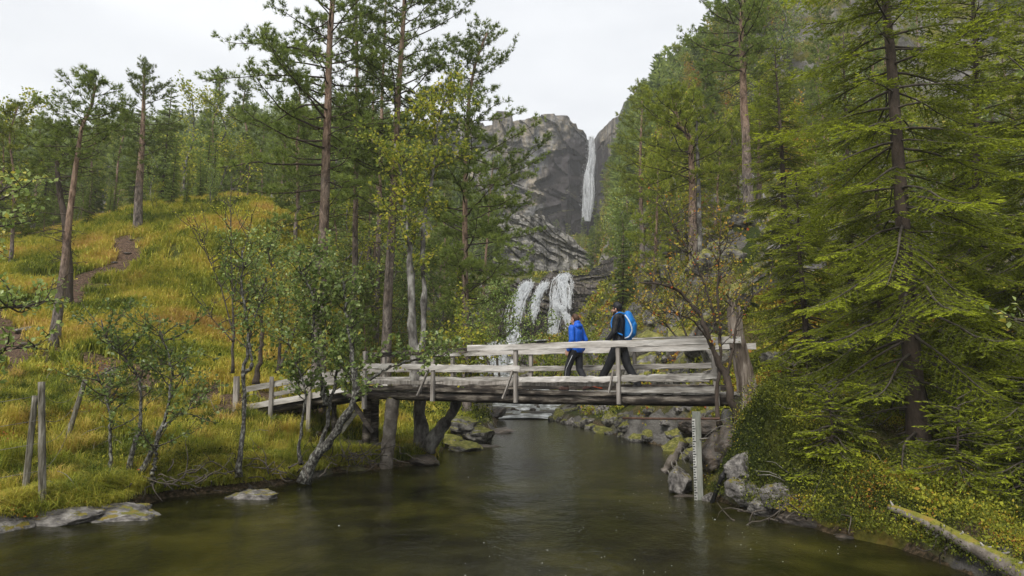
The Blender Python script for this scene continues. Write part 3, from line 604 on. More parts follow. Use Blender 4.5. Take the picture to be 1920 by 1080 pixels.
def pine_parts(tp, tr, c0, R, seed, nb=60, ntuft=2., nl=.15, nw=.022, dead=14, prof=None, upt=.35, nn=12, side=None, sub=.26):
    """crown along the trunk polyline tp: curved limbs, forking twigs and needle tufts; bare dead limbs below"""
    rs = np.random.RandomState(seed); np.random.seed(seed); k = len(tp)
    H_ = tp[-1, 2] - tp[0, 2]; BP, BR, TP, TR, NP_, ND, NT = [], [], [], [], [], [], []
    prof = prof or (lambda f: np.interp(f, [0, .15, .5, .85, 1], [.55, .95, 1, .6, .22]))
    ga = 0
    for i in range(nb):
        f = (i + rs.rand() * .8) / nb; u = c0 + (1 - c0) * f * .985; j = u * (k - 1); b = tp[int(j)] + (tp[min(int(j) + 1, k - 1)] - tp[int(j)]) * (j - int(j))
        ga += 2.4 + rs.randn() * .35; az = ga
        L = R * prof(f) * rs.uniform(.55, 1.15)
        if side is not None: L *= 1 + side[1] * math.cos(az - side[0])
        el = np.interp(f, [0, .5, 1], [-.12, .2, .95]) + rs.randn() * .15
        d0 = np.array([math.cos(az) * math.cos(el), math.sin(az) * math.cos(el), math.sin(el)])
        m = 9; pts = [b]; d = d0.copy()
        for q in range(m - 1):
            d = d + rs.randn(3) * .13 + np.array([0, 0, upt * q / m * .35]); d /= np.linalg.norm(d); pts.append(pts[-1] + d * L / (m - 1))
        pts = np.array(pts); r0 = max(.010, min(tr[int(j)] * .3, .013 * L)); BP.append(pts); BR.append(np.linspace(r0, r0 * .22, m))
        ns = max(4, int(L * .8 / sub))
        clump = rs.rand()
        for s in range(ns):
            g = .28 + .72 * (s + rs.rand() * .6) / ns; jj = min(g, .999) * (m - 1); p = pts[int(jj)] + (pts[int(jj) + 1] - pts[int(jj)]) * (jj - int(jj))
            dd = pts[int(jj) + 1] - pts[int(jj)]; dd /= np.linalg.norm(dd); a_, b_ = perp(dd)
            sg = 1 if s % 2 else -1
            e = dd * .75 + a_ * sg * rs.uniform(.4, 1.1) + np.array([0, 0, rs.uniform(-.05, .55)]); e /= np.linalg.norm(e)
            l = (.28 + .42 * L / 3 * (1.15 - g)) * rs.uniform(.6, 1.3)
            tw = np.array([p, p + e * l * .5 + rs.randn(3) * .02, p + e * l + np.array([0, 0, .08 * l])]); TP.append(tw); TR.append([.009, .006, .003])
            nt_ = max(2, int(l / .075 * ntuft)); h = rs.rand(nt_) ** .6
            c = p + (tw[2] - p) * h[:, None] + rs.randn(nt_, 3) * .055
            dn = e + rs.randn(nt_, 3) * .5 + np.array([0, 0, .35])
            NP_.append(np.repeat(c, nn, 0)); ND.append(np.repeat(nrm(dn), nn, 0) + rs.randn(nt_ * nn, 3) * .55)
            NT.append(np.clip(np.repeat(.42 + .3 * (clump - .5) + rs.randn(nt_) * .14, nn) + rs.randn(nt_ * nn) * .12, 0, 1))
    br = MB(); br.tubes(np.array(BP), np.array(BR), 5, cap=False); br.tubes(np.array(TP), np.array(TR), 3, cap=False)
    if dead:
        DP, DR = [], []
        for i in range(dead):
            u = rs.uniform(c0 * .35, c0 * 1.05); b = tp[int(u * (k - 1))]; az = rs.rand() * 7; L = rs.uniform(.25, .75) * R * .8; d = np.array([math.cos(az), math.sin(az), rs.uniform(-.25, .25)])
            pts = [b]
            for q in range(5): d = d + rs.randn(3) * .22; d /= np.linalg.norm(d); pts.append(pts[-1] + d * L / 5)
            pts = np.array(pts); DP.append(pts); DR.append(np.linspace(.018, .004, 6))
            for s in range(4):
                q = rs.randint(2, 6); e = d + rs.randn(3) * .8; e /= np.linalg.norm(e); l = L * .3 * rs.rand() + .1
                DP.append(np.array([pts[q] + e * l * x / 5 + rs.randn(3) * .01 for x in range(6)])); DR.append(np.linspace(.007, .002, 6))
        br.tubes(np.array(DP), np.array(DR), 4, cap=False)
    P = np.concatenate(NP_); D = np.concatenate(ND); T = np.concatenate(NT); n = len(P)
    nd = MB(); nd.needles(P, D, nl * np.random.uniform(.7, 1.25, n), nw, T)
    return br, nd
def make_tree(name, loc, label, cat, group, parts):
    """parts: (name, MB, material); geometry in world coordinates"""
    e = empty(name, loc, label, cat, group)
    for nm, mb_, mt in parts: mb_.build(nm, mt, e)
    return e
def hero_pine(px, Y, path, r0, c0, R, seed, label, group, name='pine_tree', **kw):
    g = ground(px, Y); pts = [g - np.array([0, 0, .25])] + [at(x, y, Y) for x, y in path]
    bark = kw.pop('bark', m_pinebark); nm_ = kw.pop('nmat', m_pine); r1 = kw.pop('r1', r0 * .22)
    tm, p, r = trunk_mesh(pts, r0, r1, 46, seed, wob=.05)
    br, nd = pine_parts(p, r, c0, R, seed, **kw)
    return make_tree(name, g, label, 'tree', group, [('trunk', tm, bark), ('branches', br, m_darkbark), ('crown', nd, nm_)])
GP = 'tall pines behind the left half of the bridge'
hero_pine(597, 23, [(601, 560), (609, 380), (614, 230), (621, 60), (628, -60), (640, -190)], .24, .34, 3.1, 11, 'tall orange barked pine leftmost of the big pines behind the ramp of the bridge', GP, nb=96, dead=26, side=(PI, .25))
hero_pine(662, 27, [(665, 560), (667, 380), (668, 200), (668, 20), (670, -120)], .15, .4, 2.0, 12, 'slim straight pine standing second from the left behind the bridge', GP, nb=50, dead=22)
hero_pine(722, 25, [(727, 560), (735, 400), (742, 250), (757, 50), (762, -80), (764, -180)], .21, .36, 3.3, 13, 'thick reddish pine in the middle of the big pines leaning slightly right', GP, nb=96, dead=26)
hero_pine(704, 31, [(707, 540), (711, 380), (716, 200), (722, 60), (724, -40)], .15, .42, 2.2, 14, 'thin dark red pine half hidden behind the thick reddish pine', GP, nb=50, dead=20)
hero_pine(876, 25, [(873, 560), (871, 420), (873, 290), (880, 190), (890, 120), (912, 62)], .17, .27, 2.9, 15, 'pine with open forked crown nearest the waterfall and low sagging boughs', GP, nb=100, dead=34, sub=.24, side=(0, .2))
hero_pine(690, 36, [(689, 560), (694, 420), (698, 250), (700, 120)], .13, .3, 2.4, 16, 'farther slim pine seen between the two left pines behind the bridge', GP, nb=44, dead=12)
hero_pine(915, 40, [(905, 560), (912, 460), (918, 380), (925, 300)], .14, .3, 3.0, 18, 'shorter dense pine right behind the forked pine beside the creek', GP, nb=54, dead=8)
hero_pine(560, 40, [(558, 380), (560, 300), (562, 215)], .14, .3, 2.4, 19, 'short full pine on the hill crest left of the tall orange pine', GP, nb=44, dead=6)
GL = 'pines on the grassy hill at the left'
hero_pine(100, 20, [(106, 600), (122, 480), (136, 370), (148, 270), (152, 235), (170, 205), (180, 160)], .155, .72, 1.7, 21, 'bare leaning pale pine with a small wispy crown left on the grassy hill', GL, nb=34, dead=20, ntuft=1.5)
hero_pine(127, 24.5, [(128, 500), (124, 420), (112, 360), (105, 310), (112, 250)], .2, .75, 1.6, 22, 'dark gnarled half dead pine right behind the leaning pale pine', GL, nb=26, dead=46, bark=m_darkbark, ntuft=1.5)
hero_pine(258, 34, [(261, 360), (266, 270), (270, 200), (271, 132)], .24, .38, 1.9, 23, 'single dark pine standing upright on the crest beside the stepped track', GL, nb=50, dead=16, side=(0, .2))
GR = 'pines on the steep slope right of the bridge'
hero_pine(1303, 28, [(1300, 450), (1298, 360), (1294, 260), (1268, 225), (1262, 185)], .22, .5, 2.4, 31, 'pine with kinked orange upper stem above the autumn bushes right of the hikers', GR, nb=64, dead=20, nmat=m_pinew, side=(PI, .2), r1=.08)
hero_pine(1404, 30, [(1404, 380), (1398, 250), (1392, 130), (1390, 60), (1394, -20)], .25, .6, 3.0, 32, 'tallest pine on the right slope with an umbrella crown against the sky', GR, nb=56, dead=24, side=(PI, .25), r1=.1, prof=lambda f: np.interp(f, [0, .3, .8, 1], [.6, 1, .9, .5]))
hero_pine(1424, 34, [(1424, 380), (1422, 300), (1425, 200)], .16, .35, 2.2, 33, 'slim pine just right of the tallest pine on the right slope', GR, nb=44, dead=10, nmat=m_pinew)
hero_pine(1205, 46, [(1203, 400), (1200, 300), (1205, 165)], .2, .35, 2.7, 34, 'broad bright pine left of the kinked pine on the right slope', GR, nb=56, dead=8, nmat=m_pinew)
hero_pine(1225, 37, [(1228, 500), (1232, 400), (1235, 300)], .14, .3, 2.1, 35, 'small leafy green pine below the kinked pine above the mossy boulders', GR, nb=48, dead=8, nmat=m_pinew)
# standing dead grey snag
g = ground(1311, 28); tm, p, r = trunk_mesh([g - [0, 0, .2], at(1311, 420, 28), at(1307, 300, 28), at(1306, 196, 28)], .16, .04, 40, 5, wob=.04)
rs = np.random.RandomState(3); DP = []; DR = []
for i in range(14):
    b = p[rs.randint(14, 40)]; d = np.array([rs.randn(), rs.randn(), .2]); d /= np.linalg.norm(d); L = rs.uniform(.15, .6); DP.append([b + d * L * x / 3 + rs.randn(3) * .02 * x for x in range(4)]); DR.append([.025, .018, .01, .004])
db = MB(); db.tubes(np.array(DP), np.array(DR), 5)
make_tree('dead_tree', g, 'bare silver grey dead trunk standing against the kinked pine', 'dead tree', None, [('trunk', tm, m_greybark), ('branches', db, m_deadtwig)])
# ---- spruces
def spruce_parts(tp, tr, c0, R, seed, nwh=34, per=6, step=.05, nl=.05, nw=.02, cone=1.3, dens=1.5, rmin=.15):
    rs = np.random.RandomState(seed); np.random.seed(seed); k = len(tp); BP, BR, TP, TR, NP_, ND, NT = [], [], [], [], [], [], []
    for wv in range(nwh):
        f = (wv + rs.rand() * .3) / nwh; u = c0 + (1 - c0) * f; j = min(u * (k - 1), k - 1.001); b = tp[int(j)] + (tp[int(j) + 1] - tp[int(j)]) * (j - int(j))
        L0 = R * ((1 - f) ** (1 / cone)) * (.75 + .25 * min(1, f * 6)) + rmin; a0 = rs.rand() * 7
        for q in range(per):
            az = a0 + q * 2 * PI / per + rs.randn() * .25; L = L0 * rs.uniform(.6, 1.12)
            if rs.rand() < .1: L *= .5
            el = np.interp(f, [0, .5, 1], [-.25, -.02, .7]) + rs.randn() * .1; m = 8; d = np.array([math.cos(az) * math.cos(el), math.sin(az) * math.cos(el), math.sin(el)])
            bb = b + np.array([0, 0, rs.randn() * .08]); pts = [bb]
            for x in range(m - 1):
                sag = -.09 if x < 4 else .12
                d = d + rs.randn(3) * .05 + np.array([0, 0, sag]); d /= np.linalg.norm(d); pts.append(pts[-1] + d * L / (m - 1))
            pts = np.array(pts); r0 = .009 + .008 * L; BP.append(pts); BR.append(np.linspace(r0, .003, m))
            ns = max(3, int(L / .085 * dens)); tone = rs.rand() * .28
            for s in range(ns):
                g = .12 + .88 * (s + rs.rand() * .5) / ns; jj = min(g, .999) * (m - 1); i0 = int(jj); p = pts[i0] + (pts[i0 + 1] - pts[i0]) * (jj - i0); dd = pts[i0 + 1] - pts[i0]; dd /= np.linalg.norm(dd)
                if g < .3 and rs.rand() < .5: continue
                a_, b_ = perp(dd); sg = 1 if s % 2 else -1
                l = (.12 + .30 * L * min(1, (1.08 - g) * 1.6)) * rs.uniform(.5, 1.1); l = min(l, .75)
                e = dd * .8 + a_ * sg * .9 + np.array([0, 0, rs.uniform(-.35, .02)]); e /= np.linalg.norm(e)
                e2 = e + np.array([0, 0, -.18]) + dd * .2; e2 /= np.linalg.norm(e2)
                mid = p + e * l * .5; tip = mid + e2 * l * .5; TP.append([p, mid, tip]); TR.append([.004, .003, .0015])
                # side sprigs in the plane of the spray
                nsp = max(1, int(l / .09)); segs = [(p, tip)]
                for z_ in range(nsp):
                    h = (z_ + .5) / nsp; q0 = p + (tip - p) * h; sp = e + np.cross(e, [0, 0, 1.]) * (1 if z_ % 2 else -1) * .8 + rs.randn(3) * .12; sp /= np.linalg.norm(sp)
                    segs.append((q0, q0 + sp * (.05 + .10 * (1 - h) + .03 * rs.rand())))
                for (s0, s1) in segs:
                    ln = np.linalg.norm(s1 - s0); nn = max(3, int(ln / step * 3.2)); h = rs.rand(nn); sd = (s1 - s0) / ln; sa = np.cross(sd, [0, 0, 1.])
                    NP_.append(s0 + (s1 - s0) * h[:, None]); ND.append(sd * .9 + sa * rs.uniform(-.9, .9, nn)[:, None] + rs.randn(nn, 3) * .2)
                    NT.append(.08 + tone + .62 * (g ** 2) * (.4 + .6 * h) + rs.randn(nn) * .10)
    br = MB(); br.tubes(np.array(BP), np.array(BR), 5, cap=False); br.tubes(np.array(TP), np.array(TR), 3, cap=False)
    P = np.concatenate(NP_); D = np.concatenate(ND); T = np.clip(np.concatenate(NT), 0, 1); n = len(P)
    nd = MB(); nd.needles(P, D, nl * np.random.uniform(.7, 1.3, n), nw, T); return br, nd
def hero_spruce(px, Y, path, r0, c0, R, seed, label, group, **kw):
    g = ground(px, Y); pts = [g - np.array([0, 0, .2])] + [at(x, y, Y) for x, y in path]; tm, p, r = trunk_mesh(pts, r0, r0 * .12, 40, seed, wob=.03)
    br, nd = spruce_parts(p, r, c0, R, seed, **kw)
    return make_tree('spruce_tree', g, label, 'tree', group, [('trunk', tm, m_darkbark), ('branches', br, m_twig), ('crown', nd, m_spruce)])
GS = 'spruces on the right bank'
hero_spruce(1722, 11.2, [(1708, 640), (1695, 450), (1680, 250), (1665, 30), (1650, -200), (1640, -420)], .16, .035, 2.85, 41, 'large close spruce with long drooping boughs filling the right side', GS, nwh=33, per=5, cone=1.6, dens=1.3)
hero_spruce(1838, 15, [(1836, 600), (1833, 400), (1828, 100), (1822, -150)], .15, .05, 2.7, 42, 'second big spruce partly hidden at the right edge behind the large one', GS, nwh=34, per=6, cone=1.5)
hero_spruce(1523, 16, [(1512, 640), (1500, 480), (1492, 330)], .10, .14, 1.5, 43, 'thin young spruce standing left of the large close spruce', GS, nwh=26, per=5)
hero_spruce(1660, 18, [(1652, 620), (1648, 450), (1640, 200)], .12, .14, 1.9, 44, 'spruce stem just behind and left of the large close spruce', GS, nwh=28, per=5)
hero_spruce(1476, 22, [(1473, 560), (1470, 400), (1462, 230), (1452, 90)], .15, .18, 2.1, 45, 'bluish spruce farther up the slope at the left edge of the spruces', GS, nwh=30, per=5, nw=.02, nl=.06)
hero_spruce(1960, 12.5, [(1950, 600), (1940, 300), (1930, 0)], .14, .10, 2.0, 46, 'spruce just outside the right edge reaching its boughs into the picture', GS, nwh=30, per=6)
hero_spruce(1600, 20, [(1596, 520), (1590, 350), (1585, 180), (1580, 60)], .12, .2, 1.7, 47, 'narrow spruce standing on the slope above the brown litter patch', GS, nwh=26, per=5, nw=.02, nl=.06)
hero_spruce(1560, 10.3, [(1556, 740)], .035, .06, .75, 48, 'knee high young spruce among the shrubs of the right bank', GS, nwh=12, per=6, dens=1.5)
hero_spruce(1790, 9.0, [(1795, 760)], .035, .06, .8, 49, 'low young spruce between the large spruce and the fallen trunk', GS, nwh=12, per=6, dens=1.5)
hero_spruce(1490, 12.5, [(1487, 690)], .03, .06, .6, 50, 'small young spruce beside the dead trunk at the bridge end', GS, nwh=11, per=6, dens=1.5)
hero_spruce(1930, 9.2, [(1925, 690)], .04, .06, .9, 51, 'bushy low spruce cut by the right edge above the fallen trunk', GS, nwh=13, per=6, dens=1.5)
# ---- prototypes for the forest, in local coordinates (height 10 m)
def proto_pine(seed, c0, R, nb, nl, nw, nn, prof=None, mat=None, bark=None):
    rs = np.random.RandomState(seed); H_ = 10.; pts = [(0, 0, -1.2)] + [(rs.randn() * .12 * z / 5, rs.randn() * .12 * z / 5, z) for z in (2, 4, 6, 8, 10)]
    tm, p, r = trunk_mesh(pts, .15, .03, 24, seed, 7, wob=.1); br, nd = pine_parts(p, r, c0, R, seed, nb=nb, ntuft=1.1, nl=nl, nw=nw, dead=8, prof=prof, nn=nn, sub=.42)
    return [('trunk', tm.mesh('trunk'), bark or m_pinebark), ('crown', nd.mesh('crown'), mat or m_pine), ('branches', br.mesh('branches'), m_darkbark)]
def proto_spruce(seed, R, mat=None):
    pts = [(0, 0, -1.2), (0, 0, 5), (.05, 0, 10)]; tm, p, r = trunk_mesh(pts, .14, .02, 20, seed, 7, wob=.05)
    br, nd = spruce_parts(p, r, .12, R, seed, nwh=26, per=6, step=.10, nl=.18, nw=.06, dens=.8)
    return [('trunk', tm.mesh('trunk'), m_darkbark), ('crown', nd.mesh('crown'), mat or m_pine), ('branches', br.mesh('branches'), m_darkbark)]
def grow(rs, p, d, L, n, up=.1, wob=.25):
    pts = [p]; d = d / np.linalg.norm(d)
    for i in range(n): d = d + rs.randn(3) * wob + np.array([0, 0, up]); d = d / np.linalg.norm(d); pts.append(pts[-1] + d * L / n)
    return np.array(pts), d
def leafy(stems, radii, seed, ntw=30, tl=.7, nl=14, ls=.05, lw=None, t0=.35, tint=(.5, .2), up=.1, sub=3, lspread=.05, droop=0.):
    """stems: world polylines; twigs sprout from their upper parts; leaves sit along the twigs"""
    rs = np.random.RandomState(seed); np.random.seed(seed); st = MB(); TP, TR, LP, LD, LT = [], [], [], [], []
    SP = [polyl(s, 26) for s in stems]
    for s, (a, b) in zip(SP, radii):
        t = np.linspace(0, 1, 26); s[1:-1] += rs.randn(24, 3) * min(a, .07) * .25
        st.tubes(s, (a + (b - a) * t) * (1 + .12 * rs.randn(26) * (t > .05)) * (1 + .5 * np.exp(-t * 18)), 9)
    wt = np.array([np.linalg.norm(s[-1] - s[0]) for s in SP]); wt = wt / wt.sum()
    for i in range(ntw):
        s = SP[rs.choice(len(SP), p=wt)]; u = t0 + (1 - t0) * rs.rand() ** .8; j = min(int(u * 25), 24); d = s[j + 1] - s[j]; d /= np.linalg.norm(d); az = rs.rand() * 7
        e = d * .5 + np.array([math.cos(az), math.sin(az), rs.uniform(-.1, .5)]); L = tl * rs.uniform(.4, 1.2)
        tw, de = grow(rs, s[j], e, L, 7, up, .2); TP.append(tw); TR.append(np.linspace(.011, .003, 8)); all_ = [(tw, L)]
        for q in range(sub):
            k_ = rs.randint(2, 7); e2 = de + rs.randn(3) * .8; w2, _ = grow(rs, tw[k_], e2, L * .45, 7, up, .2); TP.append(w2); TR.append(np.linspace(.005, .002, 8)); all_.append((w2, L * .45))
        for (w_, l_) in all_:
            m = max(2, int(nl * l_ / tl * rs.uniform(.5, 1.4))); h = rs.uniform(.2, 1, m) * 6.999; i0 = h.astype(int)
            P = w_[i0] + (w_[i0 + 1] - w_[i0]) * (h - i0)[:, None] + rs.randn(m, 3) * lspread * .5
            LP.append(P); LD.append((w_[i0 + 1] - w_[i0]) / np.maximum(l_, .01) * 5 + rs.randn(m, 3) * .8 + np.array([0, 0, -droop])); LT.append(tint[0] + rs.randn(m) * tint[1] + rs.randn() * tint[1] * .6)
    tw_ = MB(); tw_.tubes(np.array(TP), np.array(TR), 4, cap=False)
    P = np.concatenate(LP); D = np.concatenate(LD); T = np.clip(np.concatenate(LT), 0, 1); n = len(P)
    N = np.random.randn(n, 3) * .6 + np.array([0, -.2, 1.])
    lf = MB(); s_ = ls * np.random.uniform(.6, 1.25, n); lf.leaves(P, D, N, s_, s_ * (lw or .8), T)
    return st, tw_, lf
def proto_birch(seed, mat, n=46, H_=6.):
    rs = np.random.RandomState(seed); st = [[(0, 0, -.6), (rs.randn() * .2, rs.randn() * .2, 2.2), (rs.randn() * .4, rs.randn() * .4, 4.2), (rs.randn() * .5, rs.randn() * .5, H_)]]
    st.append([(0, 0, -.4), (.5, .1, 1.8), (1.0, .3, 3.6)]); a, b, c = leafy(st, [(.08, .015), (.05, .01)], seed, n, 1.6, 26, .13, t0=.25, tint=(.45, .25), up=.12, lspread=.25)
    return [('trunk', a.mesh('trunk'), m_greybark), ('crown', c.mesh('crown'), mat), ('branches', b.mesh('branches'), m_twig)]
umb = lambda f: np.interp(f, [0, .3, .8, 1], [.5, 1, .9, .5])
con = lambda f: np.interp(f, [0, .1, 1], [.8, 1, .2])
PR = {}
PR['pa'] = proto_pine(101, .42, 2.0, 40, .26, .05, 9); PR['pb'] = proto_pine(102, .5, 2.3, 36, .26, .05, 9, umb)
PR['pc'] = proto_pine(103, .2, 2.2, 52, .26, .05, 9, con); PR['pd'] = proto_pine(104, .3, 2.4, 46, .26, .05, 9, None, m_pinew)
PR['pe'] = proto_pine(105, .12, 2.3, 64, .26, .05, 9, con)
PR['sa'] = proto_spruce(106, 1.7); PR['sb'] = proto_spruce(107, 1.4)
PR['fa'] = proto_pine(108, .35, 2.6, 26, .5, .13, 7); PR['fb'] = proto_pine(109, .45, 2.4, 22, .5, .13, 7, umb, m_pinew); PR['fc'] = proto_pine(110, .15, 2.2, 30, .5, .13, 7, con)
PR['ya'] = proto_birch(111, m_yellowleaf); PR['oa'] = proto_birch(112, m_orangeleaf); PR['ga'] = proto_birch(113, m_alderleaf)
NM = dict(pa='pine_tree', pb='pine_tree', pc='pine_tree', pd='pine_tree', pe='pine_tree', sa='spruce_tree', sb='spruce_tree', fa='pine_tree', fb='pine_tree', fc='pine_tree', ya='birch_tree', oa='rowan_tree', ga='birch_tree')
for k_ in PR:
    for (nm, me_, mt) in PR[k_]: me_.materials.append(mt)
def plant(kind, loc, h, label, group, seed, cat='tree', far=False):
    rs = np.random.RandomState(seed); s = h / (6. if kind in ('ya', 'oa', 'ga') else 10.)
    e = empty(NM[kind], loc, label, cat, group); e.rotation_euler = (rs.randn() * .025, rs.randn() * .025, rs.rand() * 6.28); e.scale = (s * rs.uniform(.9, 1.15),) * 2 + (s,)
    for (nm, me_, mt) in PR[kind]:
        if far and nm == 'branches': continue
        o = bpy.data.objects.new(nm, me_); C.objects.link(o); o.parent = e
    return e
used = []
LM = [(-300, 'beyond the left edge'), (40, 'at the left edge'), (120, 'behind the leaning pale pine'), (190, 'left of the upright crest pine'), (290, 'right of the upright crest pine'), (370, 'near the cone shaped pine'), (440, 'right of the cone shaped pine'), (520, 'left of the tall orange pine'),
      (600, 'behind the tall orange pine'), (660, 'behind the slim straight pine'), (730, 'behind the thick reddish pine'), (800, 'left of the forked pine'), (870, 'behind the forked pine'), (940, 'right of the forked pine'), (1010, 'on the cliff shoulder'), (1080, 'above the high fall'), (1130, 'right of the high fall'),
      (1165, 'a little right of the fall'), (1205, 'near the broad bright pine'), (1250, 'left of the kinked pine'), (1300, 'near the kinked pine'), (1350, 'between kinked and tallest pine'), (1400, 'near the tallest slope pine'), (1450, 'by the bluish spruce'), (1520, 'above the thin young spruce'), (1600, 'above the narrow spruce'), (1680, 'left behind the large spruce'), (1780, 'right behind the large spruce'), (1900, 'at the right edge')]
def place(px, py, h):
    k = min(LM, key=lambda q: abs(q[0] - px))[1]
    r = ['topmost', 'high', 'upper', 'middle', 'lower', 'lowest'][int(np.clip((py - 60) / 90, 0, 5))]
    return r, k
def scatter(n, pxr, Yr, kinds, hr, label, group, seed, mind=1.5, far=False, zr=None, tries=60, cond=None):
    rs = np.random.RandomState(seed); c = 0
    NX = n * 40; px = rs.uniform(*pxr, NX); Y = Yr[0] * (Yr[1] / Yr[0]) ** rs.rand(NX)
    X = (px - 960) / F * (Y + .14 * 12); Z = H(X, Y)
    for i in range(NX):
        if c >= n: break
        x, y, z = X[i], Y[i], Z[i]
        if zr and not zr[0] <= z <= zr[1]: continue
        if creek([x], [y])[0][0] < 4 and y > 30: continue
        if sdist(np.array([x]), np.array([y]))[0] < 1: continue
        ppx = 960 + F * x / (y * CA + (z - CAMZ) * SA)
        ppy = 540 - F * ((z - CAMZ) * CA - y * SA) / (y * CA + (z - CAMZ) * SA)
        if cond and not cond(x, y, z, ppx, ppy): continue
        if any((x - a) ** 2 + (y - b) ** 2 < mind * mind for a, b in used): continue
        used.append((x, y)); k = kinds[rs.randint(len(kinds))]
        hh = rs.uniform(*hr); lb = label[k] if isinstance(label, dict) else label
        rr, lk = place(ppx, ppy, hh); sz = 'short' if (hh - hr[0]) < .4 * (hr[1] - hr[0]) else 'tall'
        lb = ' '.join([rr, sz] + lb.split()[:5] + lk.split())
        plant(k, (x, y, z - .05), hh, lb, group, seed * 1000 + i, far=far); c += 1
    return c
# individual trees the photograph shows on the skyline of the left hill
for i, (px, Y, kind, h, lb) in enumerate([
    (392, 52, 'pe', 11, 'big dense cone shaped pine standing highest beyond the hill crest'), (450, 56, 'pe', 11, 'dense narrow pine right of the big cone shaped pine beyond the crest'),
    (320, 66, 'sa', 8, 'hazy small spruce left of the big cone shaped pine beyond the crest'), (385, 44, 'sb', 5, 'low bright young spruce in front of the big cone shaped pine'),
    (60, 42, 'pc', 8, 'dark round pine at the far left behind the leaning pale pine'), (-10, 36, 'pc', 7, 'dark pine cut by the left edge of the picture'), (170, 50, 'pa', 9, 'hazy pine crown between the leaning pale pine and the upright crest pine'),
    (215, 44, 'pa', 7.5, 'hazy slim pine just left of the upright crest pine'), (90, 55, 'sa', 10, 'pointed tree top rising behind the dark round pine'), (490, 60, 'pc', 9.5, 'hazy pine crown left of the tall orange barked pine'),
    (530, 46, 'pa', 8, 'pine crown low behind the left boughs of the tall orange pine'), (340, 60, 'ya', 6, 'pale yellow birch glowing in the mist beyond the crest'), (20, 30, 'pd', 7.5, 'low green pine at the left edge below the dark pines'),
    (1118, 222, 'fb', 9, 'lone thin pine on the rim just right of the waterfall lip'), (1140, 200, 'fa', 10, 'dark pine on the rim second to the right of the waterfall lip'), (1165, 186, 'fc', 10, 'pointed pine on the ridge above the right side of the gorge'),
    (1195, 160, 'fb', 9.5, 'umbrella pine on the ridge line right of the gorge'), (1245, 118, 'fa', 9, 'hazy umbrella pine high on the misty ridge'), (1278, 96, 'fb', 8.5, 'misty pine top left of the tallest umbrella crown')]):
    p = ground(px, Y); used.append((p[0], p[1])); plant(kind, p - [0, 0, .1], h, lb, 'trees picked out on the skyline', 900 + i)
scatter(84, (-120, 620), (42, 110), ['pa', 'pc', 'pd', 'sa', 'ya', 'sb', 'ga'], (3.6, 9.6), dict(pa='slender misty pine beyond the hill,', pc='dense misty pine beyond hill,', pd='light green pine beyond hill,', sa='misty spruce beyond the hill,', ya='yellowing birch beyond the hill,', sb='narrow misty spruce beyond hill,', ga='pale green birch beyond hill,'), 'wood beyond the left hill', 51, 2.2)
scatter(26, (560, 900), (34, 75), ['pa', 'pc', 'pb', 'ga'], (6, 9.5), dict(pa='slim background pine', pb='flat topped background pine', pc='bushy background pine', ga='pale green birch'), 'trees between the big pines and the gorge', 52, 2.)
scatter(22, (600, 1000), (80, 210), ['fa', 'fc', 'fb'], (8, 11), dict(fa='hazy pine of the gorge', fb='pale green hazy gorge pine', fc='bushy hazy gorge pine'), 'pines on the left wall of the gorge', 53, 3.5, True, cond=lambda x, y, z, a, b: not (960 < a < 1110 and 240 < b) )
scatter(10, (-150, 700), (110, 240), ['fa', 'fc', 'fb'], (9, 12), 'faint distant mountainside pine', 'far wood on the left mountainside', 54, 4.5, True)
scatter(185, (1130, 1620), (44, 215), ['pa', 'pb', 'pd', 'pc', 'fc', 'fb', 'ya', 'sa', 'ga', 'oa'], (5.5, 9.5), dict(pa='slim pine on steep slope', pb='flat topped steep slope pine', pd='yellow green steep slope pine', fa='greyish pine on steep slope', fb='pale umbrella pine on slope', fc='bushy pine on steep slope', ya='yellow birch among slope pines', pc='full crowned steep slope pine', sa='spruce among the slope pines', ga='pale green birch among pines', oa='orange rowan among slope pines'), 'wood on the steep right slope', 55, 2.2, cond=lambda x, y, z, a, b: not (1020 < a < 1150 and b > 400))
scatter(34, (1230, 1950), (27, 48), ['pa', 'pd', 'pc', 'oa', 'ya', 'ga'], (3, 7), dict(pa='slim small slope pine', pd='yellow green small pine', pc='bushy young pine', oa='orange leaved rowan', ya='yellow leaved birch', ga='pale green birch'), 'small trees of the lower right slope', 56, 1.6)
scatter(14, (1450, 1950), (48, 85), ['pa', 'pc', 'pd'], (8, 11), 'pine seen through spruce gaps', 'pines high behind the close spruces', 57, 2.5)
scatter(16, (1000, 1120), (215, 240), ['fa', 'fb', 'fc'], (4, 7), 'small pine on cliff rim', 'small pines on the cliff rim', 58, 2.5, True)
scatter(16, (880, 1010), (44, 66), ['ga', 'ya'], (2.6, 4.2), dict(ga='pale green cascade birch bush', ya='yellowing cascade birch bush'), 'birch bushes beside the lower cascade', 59, 1.4)

scatter(30, (-80, 420), (33, 44), ['ga', 'ya', 'pe', 'sb'], (1.6, 4.2), dict(ga='low green birch on crest,', ya='low yellow birch on crest,', pe='young green pine on crest,', sb='young spruce on crest,'), 'young trees along the hill crest', 61, 1.3, cond=lambda x, y, z, a, b: abs(a - 258) > 25 and y > 35 + 3 * (a > 200))
scatter(34, (600, 960), (26, 50), ['ga', 'ya', 'ga', 'pe'], (2.6, 5.5), dict(ga='leafy green understorey birch', ya='yellowing understorey birch', pe='young understorey pine'), 'understorey behind the bridge', 62, 1.2)

